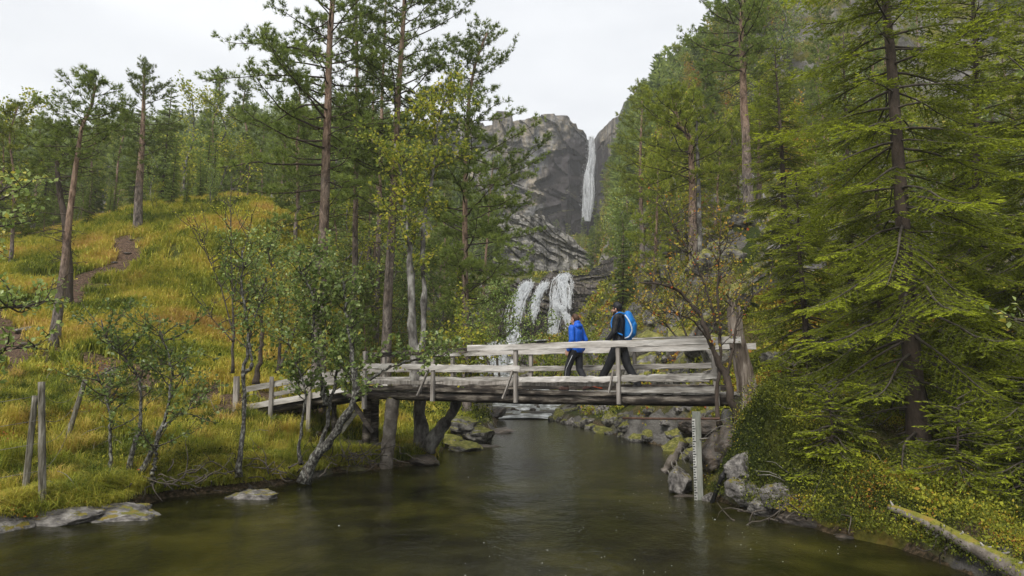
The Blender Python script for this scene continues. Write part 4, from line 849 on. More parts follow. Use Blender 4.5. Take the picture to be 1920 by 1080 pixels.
scatter(24, (1112, 1190), (100, 222), ['fc', 'fb', 'ya', 'pd'], (4.5, 8), dict(fc='bushy gorge side pine', fb='umbrella gorge side pine', ya='yellow gorge side birch', pd='yellow green gorge side pine'), 'trees on the right wall of the gorge', 63, 2., far=True)
scatter(12, (1070, 1112), (118, 200), ['ya', 'ga', 'fb'], (2, 4), dict(fb='stunted pine below the fall', ya='yellow birch scrub below the fall', ga='green birch scrub below the fall'), 'scrub below the high fall', 64, 2., far=True)
# the far-off wood that closes the slopes: one mass
def far_wood():
    rs = np.random.RandomState(404); np.random.seed(404); mb = MB(); tk = []; n = 0
    px = np.concatenate([rs.uniform(-300, 960, 1500), rs.uniform(1150, 1900, 1500)]); Y = 90 * (300 / 90) ** rs.rand(3000); X = (px - 960) / F * Y * 1.03; Z = H(X, Y)
    for x, y, z in zip(X, Y, Z):
        if x > -.02 * y and x < .16 * y and y > 70: continue
        h = rs.uniform(6, 11); m = 90; f = rs.rand(m) ** .8; r = (1 - f) ** .7 * h * .2 * rs.uniform(.7, 1.1) + .15; a = rs.rand(m) * 6.28; tk.append([(x, y, z - 1), (x, y, z + h * .5), (x, y, z + h)])
        P = np.stack([x + r * np.cos(a) * .5, y + r * np.sin(a) * .5, z + h * (.22 + .78 * f)], -1); D = np.stack([np.cos(a), np.sin(a), -.1 + .9 * f], -1) + rs.randn(m, 3) * .35
        mb.needles(P, D, (r * .9 + .35), .42, np.clip(.4 + rs.randn() * .2 + rs.randn(m) * .15, 0, 1))
    mb.tubes(np.array(tk), np.tile([.16, .1, .03], (len(tk), 1)), 4, .0, cap=False)
    tag(mb.build('distant_wood', m_pine), 'mass of far pines covering the upper valley slopes', 'wood', kind='stuff')
far_wood()
# ------------------------------------------------------------------ the footbridge
A0 = np.array([at(1345, 700, 13.0)[0], 13.0]); B0 = np.array([at(680, 700, 15.8)[0], 15.8])
U = (B0 - A0) / np.linalg.norm(B0 - A0); Wd = np.array([-U[1], U[0]]); Wd = Wd if Wd[1] > 0 else -Wd; BL = np.linalg.norm(B0 - A0)
def bl(s, t, z): p = A0 + U * s + Wd * t; return np.array([p[0], p[1], z])
def sof(px, t=0.):
    lo, hi = -1.5, BL + 4
    for _ in range(40):
        m_ = (lo + hi) / 2; p = A0 + U * m_ + Wd * t; q = 960 + F * p[0] / (p[1] * CA)
        if q > px: lo = m_
        else: hi = m_
    return m_
m_post = M('post_wood', [(.3, (.16, .14, .12)), (.5, (.34, .31, .28)), (.7, (.50, .47, .43))], 5, stretch=(4, 4, .35), bscale=14, bd=.01)
br = empty('footbridge', (float(A0[0]), float(A0[1]), 1.5), 'old grey plank footbridge with log beams crossing the pool', 'bridge')
DZ = 1.73
def part(nm, mat, fn):
    mb_ = MB(); fn(mb_); return mb_.build(nm, mat, br, smooth=False)
def log_part(p0, p1, r, mat, seed, parent, name='log_beam', sag=0.):
    k = 40; t = np.linspace(0, 1, k)[:, None]; P = np.array(p0) + (np.array(p1) - np.array(p0)) * t; P[:, 2] -= sag * np.sin(t[:, 0] * PI)
    R = r * (1 + .10 * fbm(np.stack([t[:, 0] * 22, t[:, 0] * 0, t[:, 0] * 0 + seed], -1), 3, seed)); m_ = MB(); m_.tubes(P, R, 14)
    return m_.build(name, mat, parent)
log_part(bl(-.55, .06, 1.60), bl(BL + .25, .06, 1.64), .115, m_wooddark, 1, br, sag=.04)
log_part(bl(-.55, .62, 1.58), bl(BL + .2, .62, 1.60), .11, m_wooddark, 2, br)
log_part(bl(-.55, 1.2, 1.60), bl(BL + .2, 1.2, 1.62), .11, m_wooddark, 3, br)
def deck(mb_):
    rs = np.random.RandomState(4); s = -.5
    while s < BL + .1:
        w_ = rs.uniform(.12, .17); o_ = rs.randn() * .02; mb_.bar(bl(s + w_ / 2, -.02 + o_, DZ - .02 + rs.randn() * .004), bl(s + w_ / 2, 1.30 + o_, DZ - .02), w_ - .012, .035, seg=2, rough=.002); s += w_
part('deck', m_wood, deck)
part('edge_board', m_wooddark, lambda b: b.bar(bl(sof(1160), -.075, 1.69), bl(BL + .05, -.075, 1.78), .035, .09, seg=12, rough=.004))
part('edge_board', m_wood, lambda b: b.bar(bl(-.05, -.075, 1.80), bl(sof(1157), -.075, 1.775), .035, .11, seg=12, rough=.004))
part('edge_board', m_wooddark, lambda b: b.bar(bl(-.05, 1.34, 1.80), bl(BL, 1.34, 1.80), .035, .12, seg=12, rough=.004))
for px in (1345, 1162, 971, 817, 690):
    s = sof(px); part('post', m_post, lambda b: b.bar(bl(s, -.13, 1.50 if px != 690 else 1.3), bl(s + (.06 if px == 1345 else 0), -.13, 2.68 if px > 900 else 2.6), .10, .075, up=(U[0], U[1], 0), seg=8, rough=.003))
for px in (1340, 1190, 995, 848, 720):
    s = sof(px, 1.4); part('post', m_post, lambda b: b.bar(bl(s, 1.42, 1.50), bl(s, 1.42, 2.66), .10, .075, up=(U[0], U[1], 0), seg=8, rough=.003))
for px0, z0_, px1, z1_ in ((968, 2.16, 951, 1.58), (812, 2.2, 793, 1.62), (1154, 2.16, 1146, 1.72)):
    part('brace', m_post, lambda b: b.bar(bl(sof(px0), -.20, z0_), bl(sof(px1), -.24, z1_), .075, .03, up=(U[0], U[1], 0), seg=5, rough=.003))
for px0, z0_, px1, z1_ in ((1166, 2.70, 1181, 2.42),):
    part('brace', m_wood, lambda b: b.bar(bl(sof(px0, 1.4), 1.2, z0_), bl(sof(px1, 1.4), .9, z1_), .035, .02, seg=4, rough=.002))
def rail(px0, px1, t_, za, zb, h, mat, thick=.045, tl_=None):
    tl_ = t_ if tl_ is None else tl_
    return part('handrail', mat, lambda b: b.bar(bl(sof(px0, tl_), t_, za), bl(sof(px1, tl_), t_, zb), thick, h, seg=22, rough=.007))
rail(1392, 876, -.19, 2.71, 2.63, .125, m_woodlight)
part('handrail', m_wood, lambda b: b.bar(bl(sof(1340), -.11, 2.795), bl(sof(1190), -.11, 2.775), .15, .03, seg=10, rough=.003))
rail(877, 690, -.06, 2.60, 2.50, .11, m_wooddark)
rail(1420, 780, 1.36, 2.65, 2.56, .12, m_woodlight, tl_=1.4)
rail(975, 682, -.19, 2.20, 2.26, .115, m_woodlight)
rail(1158, 974, -.19, 1.99, 1.97, .105, m_woodlight)
rail(1345, 1166, -.19, 2.05, 2.00, .12, m_wood)
rail(1335, 985, 1.36, 2.26, 2.20, .105, m_wood, tl_=1.4)
rail(985, 700, 1.36, 2.18, 2.2, .12, m_wood, tl_=1.4)
rail(1330, 690, 1.36, 1.98, 1.96, .105, m_wood, tl_=1.4)
rail(1155, 690, -.06, 1.885, 1.90, .08, m_post)
# ramp down to the left bank
R0 = bl(BL + .1, 0, 1.72); R0b = bl(BL + .1, 1.25, 1.72); R1 = at(462, 762, 16.3); R1[2] = 1.25; R1b = R1 + [.45, 1.2, 0]
lp = lambda a, b, t: a + (b - a) * t
def rdeck(mb_):
    rs = np.random.RandomState(6)
    for i in range(19):
        t = (i + .5) / 19; mb_.bar(lp(R0, R1, t) + [0, 0, .02 + rs.randn() * .006], lp(R0b, R1b, t) + [0, 0, .02], .135, .035, seg=2, rough=.002)
part('ramp_deck', m_wood, rdeck)
for (a, b) in ((R0, R1), (R0b, R1b)):
    log_part(a + [0, .08, -.1], b + [0, .08, -.1], .09, m_wooddark, 8, br)
part('ramp_board', m_woodlight, lambda m_: m_.bar(lp(R0, R1, .12) + [0, -.07, .06], R1 + [-.05, -.07, .04], .04, .13, seg=8, rough=.004))
part('ramp_board', m_wood, lambda m_: m_.bar(lp(R0b, R1b, 0) + [0, .07, .06], R1b + [0, .07, .04], .04, .13, seg=8, rough=.004))
part('handrail', m_wood, lambda m_: m_.bar(R0 + [.1, -.08, .50], R1 + [-.02, -.08, .47], .04, .13, seg=8, rough=.004))
part('handrail', m_wood, lambda m_: m_.bar(R0 + [.0, -.08, .28], lp(R0, R1, .75) + [0, -.08, .24], .04, .10, seg=8, rough=.004))
part('handrail', m_wood, lambda m_: m_.bar(R0b + [0, .1, .52], R1b + [0, .1, .46], .04, .12, seg=8, rough=.004))
for t in (.42, .76):
    part('post', m_post, lambda m_: m_.bar(lp(R0, R1, t) + [0, -.13, -.75], lp(R0, R1, t) + [0, -.13, .66], .085, .085, up=(0, 1, 0), seg=6, rough=.003))
part('post', m_post, lambda m_: m_.bar(R1 + [-.2, -.1, -.3], R1 + [-.22, -.1, .78], .12, .12, up=(0, 1, 0), seg=6, rough=.004))
part('post', m_post, lambda m_: m_.bar(lp(R0b, R1b, .6) + [0, .14, -.6], lp(R0b, R1b, .6) + [0, .14, .6], .085, .085, up=(0, 1, 0), seg=6, rough=.003))
# piles
for (px, t_, r_, lean, zt) in ((738, .1, .15, -.14, 1.56), (690, .5, .09, 0, 1.52), (704, 1.2, .11, 0, 1.5), (628, .3, .06, .03, 1.5)):
    s = sof(px, t_); a = bl(s, t_, zt); b = a + [lean, 0, 0]; b[2] = min(.1, g1(b[0], b[1])) - .15 if px in (738, 690) else g1(b[0], b[1]) - .2
    pl_ = log_part(b, a, r_, m_log if px == 738 else m_wooddark, int(px), br, name='pile')
part('brace', m_wooddark, lambda m_: m_.bar(bl(sof(652), .2, 1.45), bl(sof(694), .2, .75), .11, .08, up=(0, 1, 0), seg=5, rough=.005))
part('brace', m_wood, lambda m_: m_.bar(bl(sof(648), .5, 1.2), bl(sof(620), .5, .7), .09, .06, up=(0, 1, 0), seg=5, rough=.005))
# ------------------------------------------------------------------ rocks
def rock_mesh(seed, sub=4, flat=.6, planes=16, rough=.16):
    rs = np.random.RandomState(seed); b = bmesh.new(); bmesh.ops.create_icosphere(b, subdivisions=sub, radius=1); V = np.array([v.co[:] for v in b.verts]); Fc = np.array([[v.index for v in f.verts] for f in b.faces]); b.free()
    V = V * (1 + .25 * fbm(V * 1.1 + seed, 3, seed))[:, None]
    for _ in range(planes):
        n_ = nrm(rs.randn(3)); d_ = rs.uniform(.55, .9); k = V @ n_ - d_; V = V - np.maximum(k, 0)[:, None] * n_ * .92
    V = V * (1 + rough * fbm(V * 3 + seed, 4, seed + 1) + -.10 * np.abs(fbm(V * np.array([3, 3, 9]), 3, seed + 4)) + .05 * fbm(V * 12, 3, seed))[:, None]
    V[:, 2] *= flat; mb_ = MB(); mb_.add(V, None, Fc); return mb_
RM = [rock_mesh(i, 5 if i < 6 else 4, .55 + .1 * (i % 4)) for i in range(10)]
RMm = {}
def rockmesh(i, mat):
    if (i, mat.name) not in RMm:
        me_ = RM[i].mesh('rock', True); me_.materials.append(mat); RMm[(i, mat.name)] = me_
    return RMm[(i, mat.name)]
def rock(loc, size, mat, seed, label, group=None, name='boulder', tilt=.25):
    rs = np.random.RandomState(seed); o = bpy.data.objects.new(name, rockmesh(seed % 10, mat)); C.objects.link(o); o.location = loc
    o.scale = size if np.ndim(size) else (size * rs.uniform(.8, 1.3), size * rs.uniform(.8, 1.2), size * rs.uniform(.7, 1.2)); o.rotation_euler = (rs.randn() * tilt, rs.randn() * tilt, rs.rand() * 6.3 if not np.ndim(size) else 0)
    return tag(o, label, 'rock', group)
def w0_(px, py, z=0.): return P0(px, py, z)
GB = 'rocks of the left shore'
rock(w0_(200, 975) + [0, .2, .0], (.95, .45, .36), m_rock, 4, 'low pale grey slab at the water edge below the alder bush', GB, tilt=.05)
rock(w0_(60, 985) + [0, .3, -.02], (.9, .6, .33), m_rock, 2, 'brown grey slab at the bottom left corner below the twin fence posts', GB, tilt=.05)
rock(w0_(-60, 1000) + [0, .3, .0], (.8, .5, .3), m_rock, 7, 'flat slab cut by the left edge at the waterline', GB, tilt=.05)
rock(w0_(478, 935) + [0, .1, -.04], (.52, .32, .26), m_rock, 5, 'single pale boulder standing in the pool below the thin birch', GB, tilt=.1)
rock(w0_(375, 921) + [0, .2, -.03], (.5, .3, .16), m_rock, 3, 'thin flat rock on the shore right of the alder bush', GB, tilt=.05)
rock(w0_(690, 886, .0) + [0, .1, -.07], (.35, .2, .12), m_wetrock, 1, 'wet flat stone barely above water left of the bridge piles', GB, tilt=.05)
rock(w0_(792, 872) + [0, .1, .08], (.48, .36, .22), m_wetrock, 6, 'dark rounded boulder in the water below the leaning alder', GB, tilt=.08)
rock(w0_(680, 850, .2) + [0, 0, .1], (.95, .6, .34), m_wetrock, 8, 'broad dark rock shelf under the left bridge piles', GB, tilt=.08)
GU = 'boulders upstream of the bridge'
for i, (px, py, z, sx, sy, sz, mt, lb) in enumerate([
    (872, 838, .1, .62, .4, .30, m_mossrock, 'flat grey rock below the mossy boulder left of the stream'), (893, 812, .3, .7, .6, .55, m_mossrock, 'big mossy boulder on the left side of the stream mouth'),
    (925, 776, .25, .72, .6, .42, m_wetrock, 'large brown rounded boulder at the foot of the rapids'), (900, 838, -.02, .75, .3, .1, m_wetrock, 'thin dark rock ledge just above the pool surface'),
    (938, 808, .05, .6, .35, .16, m_wetrock, 'low jagged grey rock beside the brown boulder'), (868, 800, .5, .6, .5, .5, m_mossrock, 'rock block with yellow moss half behind the leaning trunk'),
    (908, 796, .2, .4, .4, .35, m_mossrock, 'yellow mossy stone between the mossy and brown boulders'), (955, 772, .15, .3, .3, .2, m_wetrock, 'small reddish stone right of the brown boulder'),
    (845, 826, .2, .5, .4, .3, m_mossrock, 'grey stone right at the foot of the leaning trunk')]):
    p = w0_(px, py, z); rock(p, (sx, sy, sz), mt, 20 + i, lb, GU, tilt=.12)
rs = np.random.RandomState(77)
# the rocky right bank behind the bridge, and stones in the rapids: one object each
ROW = ['at the waterline', 'just above the waterline', 'on the lower bank', 'higher on the bank']
def nearpx(px):
    for a, b in ((1050, 'at the rapids mouth'), (1090, 'below the woman in blue'), (1140, 'between the two hikers'), (1190, 'below the man with the backpack'), (1240, 'below the right rail span'), (1290, 'left of the gauge post'), (1345, 'behind the gauge post')):
        if px < a + 22: return b
    for a, b in ((1400, 'beside the dead trunk'), (1460, 'left of the thin young spruce'), (1540, 'behind the thin young spruce'), (1640, 'left of the large spruce')):
        if px < a: return b
    return 'behind the large spruce'
c = 0
for i in range(90):
    u = rs.rand(); yy = 15.5 + 17 * u; xr = np.interp(yy, [14.2, 16.5, 19.5, 22.5, 26, 29, 33], [4.1, 4.6, 4.5, 3.7, 3.2, 2.2, 1.7]); k_ = rs.rand() ** 1.4; x = xr + k_ * 2.6 - .15; z = g1(x, yy)
    ppx = 960 + F * x / (yy * CA); s_ = rs.uniform(.16, .42) * (1.2 - .4 * k_)
    rock((x, yy, max(z, -.02) + .02), s_, m_mossrock if rs.rand() < .55 else m_rock, 100 + i, '%s %s stone %s %s' % (['small', 'medium', 'large'][int(s_ > .22) + int(s_ > .33)], 'mossy' if i % 2 else 'angular grey', ROW[min(3, int(k_ * 4))], nearpx(ppx)), 'stones of the right bank', name='stone', tilt=.4)
for i in range(46):
    yy = rs.uniform(32, 55); cx_ = np.interp(yy, CREEK[:, 1], CREEK[:, 0]); cz_ = np.interp(yy, CREEK[:, 1], CREEK[:, 2]); x = cx_ + rs.randn() * 1.4; s_ = rs.uniform(.12, .4)
    rock((x, yy, max(cz_, g1(x, yy)) + .02), s_, m_wetrock, 200 + i, 'wet %s stone in the rapids, %s' % ('large' if s_ > .25 else 'small', ['nearest the pool', 'in the middle reach', 'near the white chute'][int((yy - 32) / 7.7)]), 'stones in the rapids', name='stone')
for i in range(60):
    yy = rs.uniform(17, 44); x = np.interp(yy, [17, 33, 44], [5.2, 3.5, 3.8]) + rs.rand() ** .8 * (2 + yy * .22); z = g1(x, yy); ppx = 960 + F * x / (yy * CA + z * .12); s_ = rs.uniform(.35, 1.15) * (.5 + yy / 45)
    rock((x, yy, z + .0), s_, m_mossrock, 300 + i, '%s mossy crag %s on the right slope, %s' % (['small', 'middling', 'large'][int(s_ > .6) + int(s_ > .95)], ['low', 'fairly low', 'midway', 'fairly high', 'high'][int(np.clip((z - 1) / 1.8, 0, 4))], nearpx(ppx)), 'mossy crags on the right slope', name='crag', tilt=.5)
for (px, Y, sx, sz, lb) in ((432, 17.2, .0, 0, ''),):
    pass
GH = 'stones on the grassy left bank'
for i, (px, Y, s3, mt, lb) in enumerate([(218, 18, (.40, .3, .3), m_rock, 'pale rounded boulder beside the path left of the alder stems'), (283, 17.3, (.5, .3, .08), m_rock, 'flat pale stone lying in the path'), (125, 15.4, (.25, .18, .06), m_rock, 'small flat stone on the brown path behind the fence'),
        (48, 21.5, (.45, .35, .14), m_rock, 'pale flat stone beside the trodden track at the left edge'), (70, 22.5, (.4, .3, .12), m_rock, 'grey stone step higher on the left track'), (60, 20.3, (.35, .3, .1), m_wetrock, 'dark stone step low on the left track'),
        (205, 27, (.26, .16, .1), m_rock, 'lowest stone step of the track up the hill'), (226, 28.5, (.2, .2, .1), m_wetrock, 'dark second stone step of the hill track'), (214, 29.8, (.16, .16, .1), m_rock, 'third stone step of the hill track'), (238, 30.8, (.24, .15, .1), m_wetrock, 'fourth dark step of the hill track'), (248, 32, (.15, .2, .1), m_rock, 'topmost stone step of the hill track below the crest pine'),
        (187, 25.3, (.25, .2, .12), m_rock, 'small white stone on the slope below the steps')]):
    rock(ground(px, Y) + [0, 0, s3[2] * .25], s3, mt, 400 + i, lb, GH, name='stone', tilt=.1)
GX_ = 'rocks of the right foreground bank'
for i, (px, py, Y, s3, mt, lb) in enumerate([
    (1275, 905, 12.6, (.32, .35, .62), m_rock, 'pointed lichen covered rock standing in the water left of the gauge'), (1405, 925, 11.1, (.42, .4, .5), m_rock, 'layered white veined rock face rising from the pool right of the black pipe'), (1395, 875, 11.4, (.35, .4, .45), m_rock, 'pale vertical rock under the mossy mound'),
    (1435, 950, 10.6, (.35, .3, .28), m_rock, 'cracked pale rock at the waterline right of the layered rock'), (1345, 850, 12.3, (.42, .4, .75), m_wetrock, 'dark rock wall behind the gauge post'), (1330, 805, 12.9, (.5, .4, .35), m_wetrock, 'dark block under the right end of the bridge'),
    (1375, 835, 12.1, (.42, .4, .55), m_wetrock, 'big dark shaded rock under the moss overhang right of the gauge'), (1425, 850, 11.5, (.4, .4, .5), m_wetrock, 'dark rock hollow below the orange moss mound'), (1462, 935, 10.5, (.35, .35, .4), m_rock, 'pale cracked rock below the shrubs right of the layered rock'), (1520, 985, 9.9, (.4, .3, .25), m_wetrock, 'low dark rock under the undercut bank edge'), (1590, 1010, 9.3, (.35, .3, .2), m_wetrock, 'small dark rock at the waterline left of the fallen trunk'),
    (1290, 935, 12.1, (.3, .25, .12), m_wetrock, 'low wet stone at the foot of the pointed rock'), (1328, 935, 11.7, (.12, .12, .16), m_rock, 'small tan stone beside the foot of the gauge'), (1480, 975, 10.1, (.3, .25, .15), m_wetrock, 'dark wet stone below the undercut bank'), (1605, 738, 15.4, (.35, .3, .2), m_rock, 'grey stone lying in the brown litter between the spruces')]):
    p = at(px, py, Y); rock(p, s3, mt, 500 + i, lb, GX_, tilt=.12, name='rock')
m_conc = M('abutment_stone', [(.3, (.05, .048, .045)), (.5, (.12, .115, .11)), (.7, (.22, .21, .20))], 3, rough=.8, bscale=18, bd=.02)
mb = MB(); q = bl(-.45, 0, 0); mb.bar(bl(-.45, .0, .1), bl(-.45, 0, 1.44), .75, .6, up=(Wd[0], Wd[1], 0), seg=10, rough=.02)
tag(mb.build('abutment', m_conc), 'dark stone abutment block carrying the right end of the footbridge', 'abutment')
# ------------------------------------------------------------------ water gauge, rod, pipe, logs
g0 = at(1310, 938, 11.75); top = at(1310, 772, 11.75)
ga = empty('water_gauge', (g0[0], g0[1], 0), 'pale post with white marked staff standing in the pool below the bridge end', 'water gauge')
m_gw = M('gauge_timber', [(.3, (.16, .17, .14)), (.5, (.30, .31, .27)), (.7, (.44, .44, .40))], 3, stretch=(3, 3, .4), bscale=15, bd=.005, rough=.6)
mb = MB(); mb.bar([g0[0] + .02, g0[1] + .05, -.6], [g0[0] + .02, g0[1] + .05, top[2]], .13, .08, up=(0, 1, 0), seg=10, rough=.0015); mb.build('post', m_gw, ga, False)
m_white = M('staff_enamel', [(.3, (.42, .42, .39)), (.7, (.66, .66, .62))], 6, rough=.45, bst=.1)
m_black = M('black_paint', [(.3, (.012, .012, .012)), (.7, (.03, .03, .03))], 6, rough=.5, bst=.1)
mb = MB(); mb.bar([g0[0] - .045, g0[1] - .008, -.35], [g0[0] - .045, g0[1] - .008, top[2] - .12], .055, .012, up=(0, 1, 0)); st_ = mb.build('staff', m_white, ga, False)
mb = MB(); z_ = -.3; i = 0
while z_ < top[2] - .14:
    ln = (.03 if i % 2 else .045) if i % 5 else .06
    mb.bar([g0[0] - .070 + 0, g0[1] - .0165, z_], [g0[0] - .070 + ln * .8, g0[1] - .0165, z_], .004, .017); z_ += .042; i += 1
mk_ = mb.build('scale_marks', m_black, st_, False); mk_.matrix_parent_inverse = Matrix.Identity(4); mk_.matrix_parent_inverse = Matrix.Translation(ga.location).inverted() @ Matrix.Translation(ga.location)
mb = MB(); mb.tubes([[g0[0] + .05, g0[1] + .0, 1.0], [g0[0] + .12, g0[1] - .02, 1.01], [g0[0] + .19, g0[1] - .02, 1.015]], [.012, .012, .012], 6); mb.build('bracket', m_deadtwig, ga)
m_rust = M('rusty_iron', [(.3, (.05, .028, .02)), (.7, (.16, .09, .06))], 8, rough=.7)
a, b = at(1168, 784, 13.6), at(1350, 785, 12.2); mb = MB(); mb.tubes(polyl([a, (a + b) / 2 + [0, 0, -.01], b], 8), np.full(8, .022), 8)
tag(mb.build('iron_rod', m_rust), 'rusty horizontal iron rod running from the rock behind the gauge over the water', 'iron rod')
a, b = at(1368, 868, 11.6), at(1332, 937, 11.5); mb = MB(); mb.tubes([a, lp(a, b, .33), lp(a, b, .34), lp(a, b, .42), lp(a, b, .43), b + [0, 0, -.1]], [.036, .036, .05, .05, .036, .036], 10)
tag(mb.build('pipe', m_black), 'black plastic pipe slanting into the pool right of the gauge', 'pipe')
a, b = at(1246, 884, 13.6), at(1284, 828, 13.4); e = empty('driftwood_log', b, 'broken grey log leaning out of the water left of the gauge', 'log')
mb = MB(); t = np.linspace(0, 1, 14)[:, None]; mb.tubes(a + (b - a) * t, .085 * (1 + .15 * np.random.randn(14)) * np.linspace(.95, 1, 14), 10); mb.build('stem', m_log, e)
mb = MB(); TP = []; rs = np.random.RandomState(2)
for i in range(7):
    u = rs.rand(); w_, _ = grow(rs, lp(a, b, u), np.array([rs.uniform(-.1, .6), -.5, -.6 * rs.rand()]), .45, 6, -.1, .3); TP.append(w_)
mb.tubes(np.array(TP), np.tile(np.linspace(.018, .005, 7), (7, 1)), 5); mb.build('roots', m_deadtwig, e)
# the fallen trunk at the bottom right corner
a, b = at(1668, 936, 8.9), at(1960, 1090, 6.6); a[2] = .42; e = empty('fallen_trunk', a, 'long fallen mossy trunk with pale branch stubs slanting down at the bottom right', 'fallen tree')
k = 50; t = np.linspace(0, 1, k)[:, None]; P = a + (b - a) * t; P[:, 2] += .03 * np.sin(t[:, 0] * 5); mb = MB(); th = np.arange(16) * 2 * PI / 16
mb.tubes(P, np.linspace(.045, .105, k) * (1 + .16 * fbm(np.stack([t[:, 0] * 14, t[:, 0] * 0, t[:, 0] * 0], -1), 3, 4)), 16); lg = mb.build('trunk', m_log, e)
rs = np.random.RandomState(5)
m_stub = M('bleached_stub', [(.3, (.22, .20, .17)), (.7, (.60, .57, .53))], 20, rough=.7)
for i in range(20):
    u = .04 + .9 * i / 20 + rs.rand() * .03; p = lp(a, b, u); r_ = .05 + .08 * u; sgn = 1 if rs.rand() < .5 else -1; d = np.array([sgn * .2, -.55 if sgn > 0 else -.3, .75 * (1 if rs.rand() < .5 else -.5)]); d /= np.linalg.norm(d)
    mb = MB(); L = rs.uniform(.03, .10); ax_ = (b - a) / np.linalg.norm(b - a) * rs.choice([-1, 1]); d = d * .8 + ax_ * .7; mb.tubes([p + d * r_ * .6, p + d * (r_ * .8 + L * .5), p + d * (r_ * .7 + L)], [.022, .012, .004], 6); mb.build('branch_stub', m_stub, e)
mb = MB(); TP = []
for i in range(10):
    u = rs.rand() * .5; w_, _ = grow(rs, lp(a, b, u) - [0, 0, .05], np.array([rs.randn() * .6, rs.randn() * .3, -1]), .45, 6, -.1, .3); TP.append(w_)
mb.tubes(np.array(TP), np.tile(np.linspace(.014, .004, 7), (10, 1)), 5); mb.build('roots', m_twig, e)
# old stump with split top at the right bridge end
a = at(1405, 765, 12.9); a[2] = g1(a[0], a[1]) - .2; b = at(1374, 560, 12.9)
mb = MB(); k = 40; t = np.linspace(0, 1, k)[:, None]; P = a + (b - a) * t; P[:, 0] += .03 * np.sin(t[:, 0] * 7); mb.tubes(P, np.interp(t[:, 0], [0, .06, .2, .9, 1], [.30, .21, .175, .12, .05]) * (1 + .07 * fbm(np.stack([t[:, 0] * 20, t[:, 0] * 0, t[:, 0] * 0], -1), 3, 4)), 18)
V_ = mb.v[0]; ang = np.arctan2(V_[:, 1] - 12.9, V_[:, 0] - np.interp(V_[:, 2], P[:, 2], P[:, 0])); V_[:, 0] += .02 * np.sin(ang * 6) ; V_[:, 1] += .02 * np.cos(ang * 5)
m_snag = M('snag_wood', [(.35, (.10, .075, .055)), (.5, (.26, .21, .17)), (.66, (.48, .42, .36))], 5, stretch=(3, 3, .3), bscale=18, bd=.04, bst=.9)
e = empty('tree_snag', a, 'thick broken reddish grey dead trunk standing at the right bridge end', 'dead tree'); mb.build('trunk', m_snag, e)
mb = MB(); rs = np.random.RandomState(9); TP = []
for i in range(7):
    w_, _ = grow(rs, lp(a, b, rs.uniform(.6, 1)), np.array([rs.randn(), -.4, .4]), .4, 6, .1, .3); TP.append(w_)
mb.tubes(np.array(TP), np.tile(np.linspace(.016, .004, 7), (7, 1)), 5); mb.build('branches', m_twig, e)
# ------------------------------------------------------------------ wire fence
pf = [(82, 948, 10.0, 78, 716, .050), (50, 885, 10.4, 66, 742, .045), (120, 828, 12.6, 160, 712, .045), (190, 782, 15, 216, 688, .045), (346, 752, 17.5, 352, 697, .05)]
fe = empty('wire_fence', at(82, 948, 10), 'old wire fence with weathered leaning posts on the left bank', 'fence'); tops = []
for i, (x0_, y0_, Y, x1_, y1_, r_) in enumerate(pf):
    b = at(x1_, y1_, Y); a = at(x0_, y0_, Y); a2 = a.copy(); gz = g1(a[0], a[1]); a2[2] = min(a[2], gz) - .1
    mb = MB(); k = 16; t = np.linspace(0, 1, k)[:, None]; P = a2 + (b - a2) * t; mb.tubes(P, r_ * (1 + .08 * fbm(np.stack([t[:, 0] * 12, t[:, 0] * 0 + i, t[:, 0] * 0], -1), 3, i)) * np.linspace(1.05, .9, k), 9); mb.build('post', m_fence, fe); tops.append((a2, b))
for lv in (.35, .55, .72, .9):
    chain = [lp(tops[i][0], tops[i][1], lv) for i in (0, 2, 3, 4)]; chain = [chain[0] + np.array([-3.2, -2, -.1])] + chain
    pts = []
    for a, b in zip(chain[:-1], chain[1:]):
        for u in np.linspace(0, 1, 9)[:-1]: pts.append(lp(a, b, u) - [0, 0, .10 * math.sin(u * PI) * (1 + lv)])
    pts.append(chain[-1]); mb = MB(); mb.tubes(pts, np.full(len(pts), .0035), 4); mb.build('wire', m_deadtwig, fe)
# ------------------------------------------------------------------ alders, birches and leafy boughs near the water
def px3(l): return [at(*p) for p in l]
def bush(name, label, stems, radii, seed, barkm, leafm, cat='tree', **kw):
    P = [px3(s) for s in stems]; b = P[0][0].copy(); st, tw, lf = leafy(P, radii, seed, **kw)
    return make_tree(name, b, label, cat, None, [('stems', st, barkm), ('twigs', tw, m_twig), ('foliage', lf, leafm)])
bush('alder_tree', 'crooked mossy alder forking low in front of the left bridge end', [
    [(570, 905, 13.3), (580, 870, 13.3), (605, 845, 13.2), (635, 800, 13.1), (662, 760, 13.), (668, 700, 13), (655, 640, 13.2), (650, 570, 13.3), (640, 520, 13.4)],
    [(575, 880, 13.3), (595, 850, 13.5), (612, 800, 13.6), (622, 740, 13.7), (632, 690, 13.8), (620, 620, 14)],
    [(565, 870, 13.3), (560, 840, 13.2), (566, 790, 13.1), (575, 740, 13), (560, 690, 12.9), (540, 640, 12.8)],
    [(664, 745, 13.), (690, 715, 12.9), (725, 690, 12.8), (770, 675, 12.8), (830, 668, 12.9)],
    [(610, 760, 13.5), (600, 700, 13.5), (585, 640, 13.4), (590, 560, 13.4), (560, 500, 13.4)]],
    [(.10, .02), (.06, .014), (.035, .01), (.04, .012), (.045, .012)], 61, m_alder, m_alderleaf, ntw=131, tl=.75, nl=25, ls=0.084, t0=.45, tint=(.45, .22), lspread=.07)
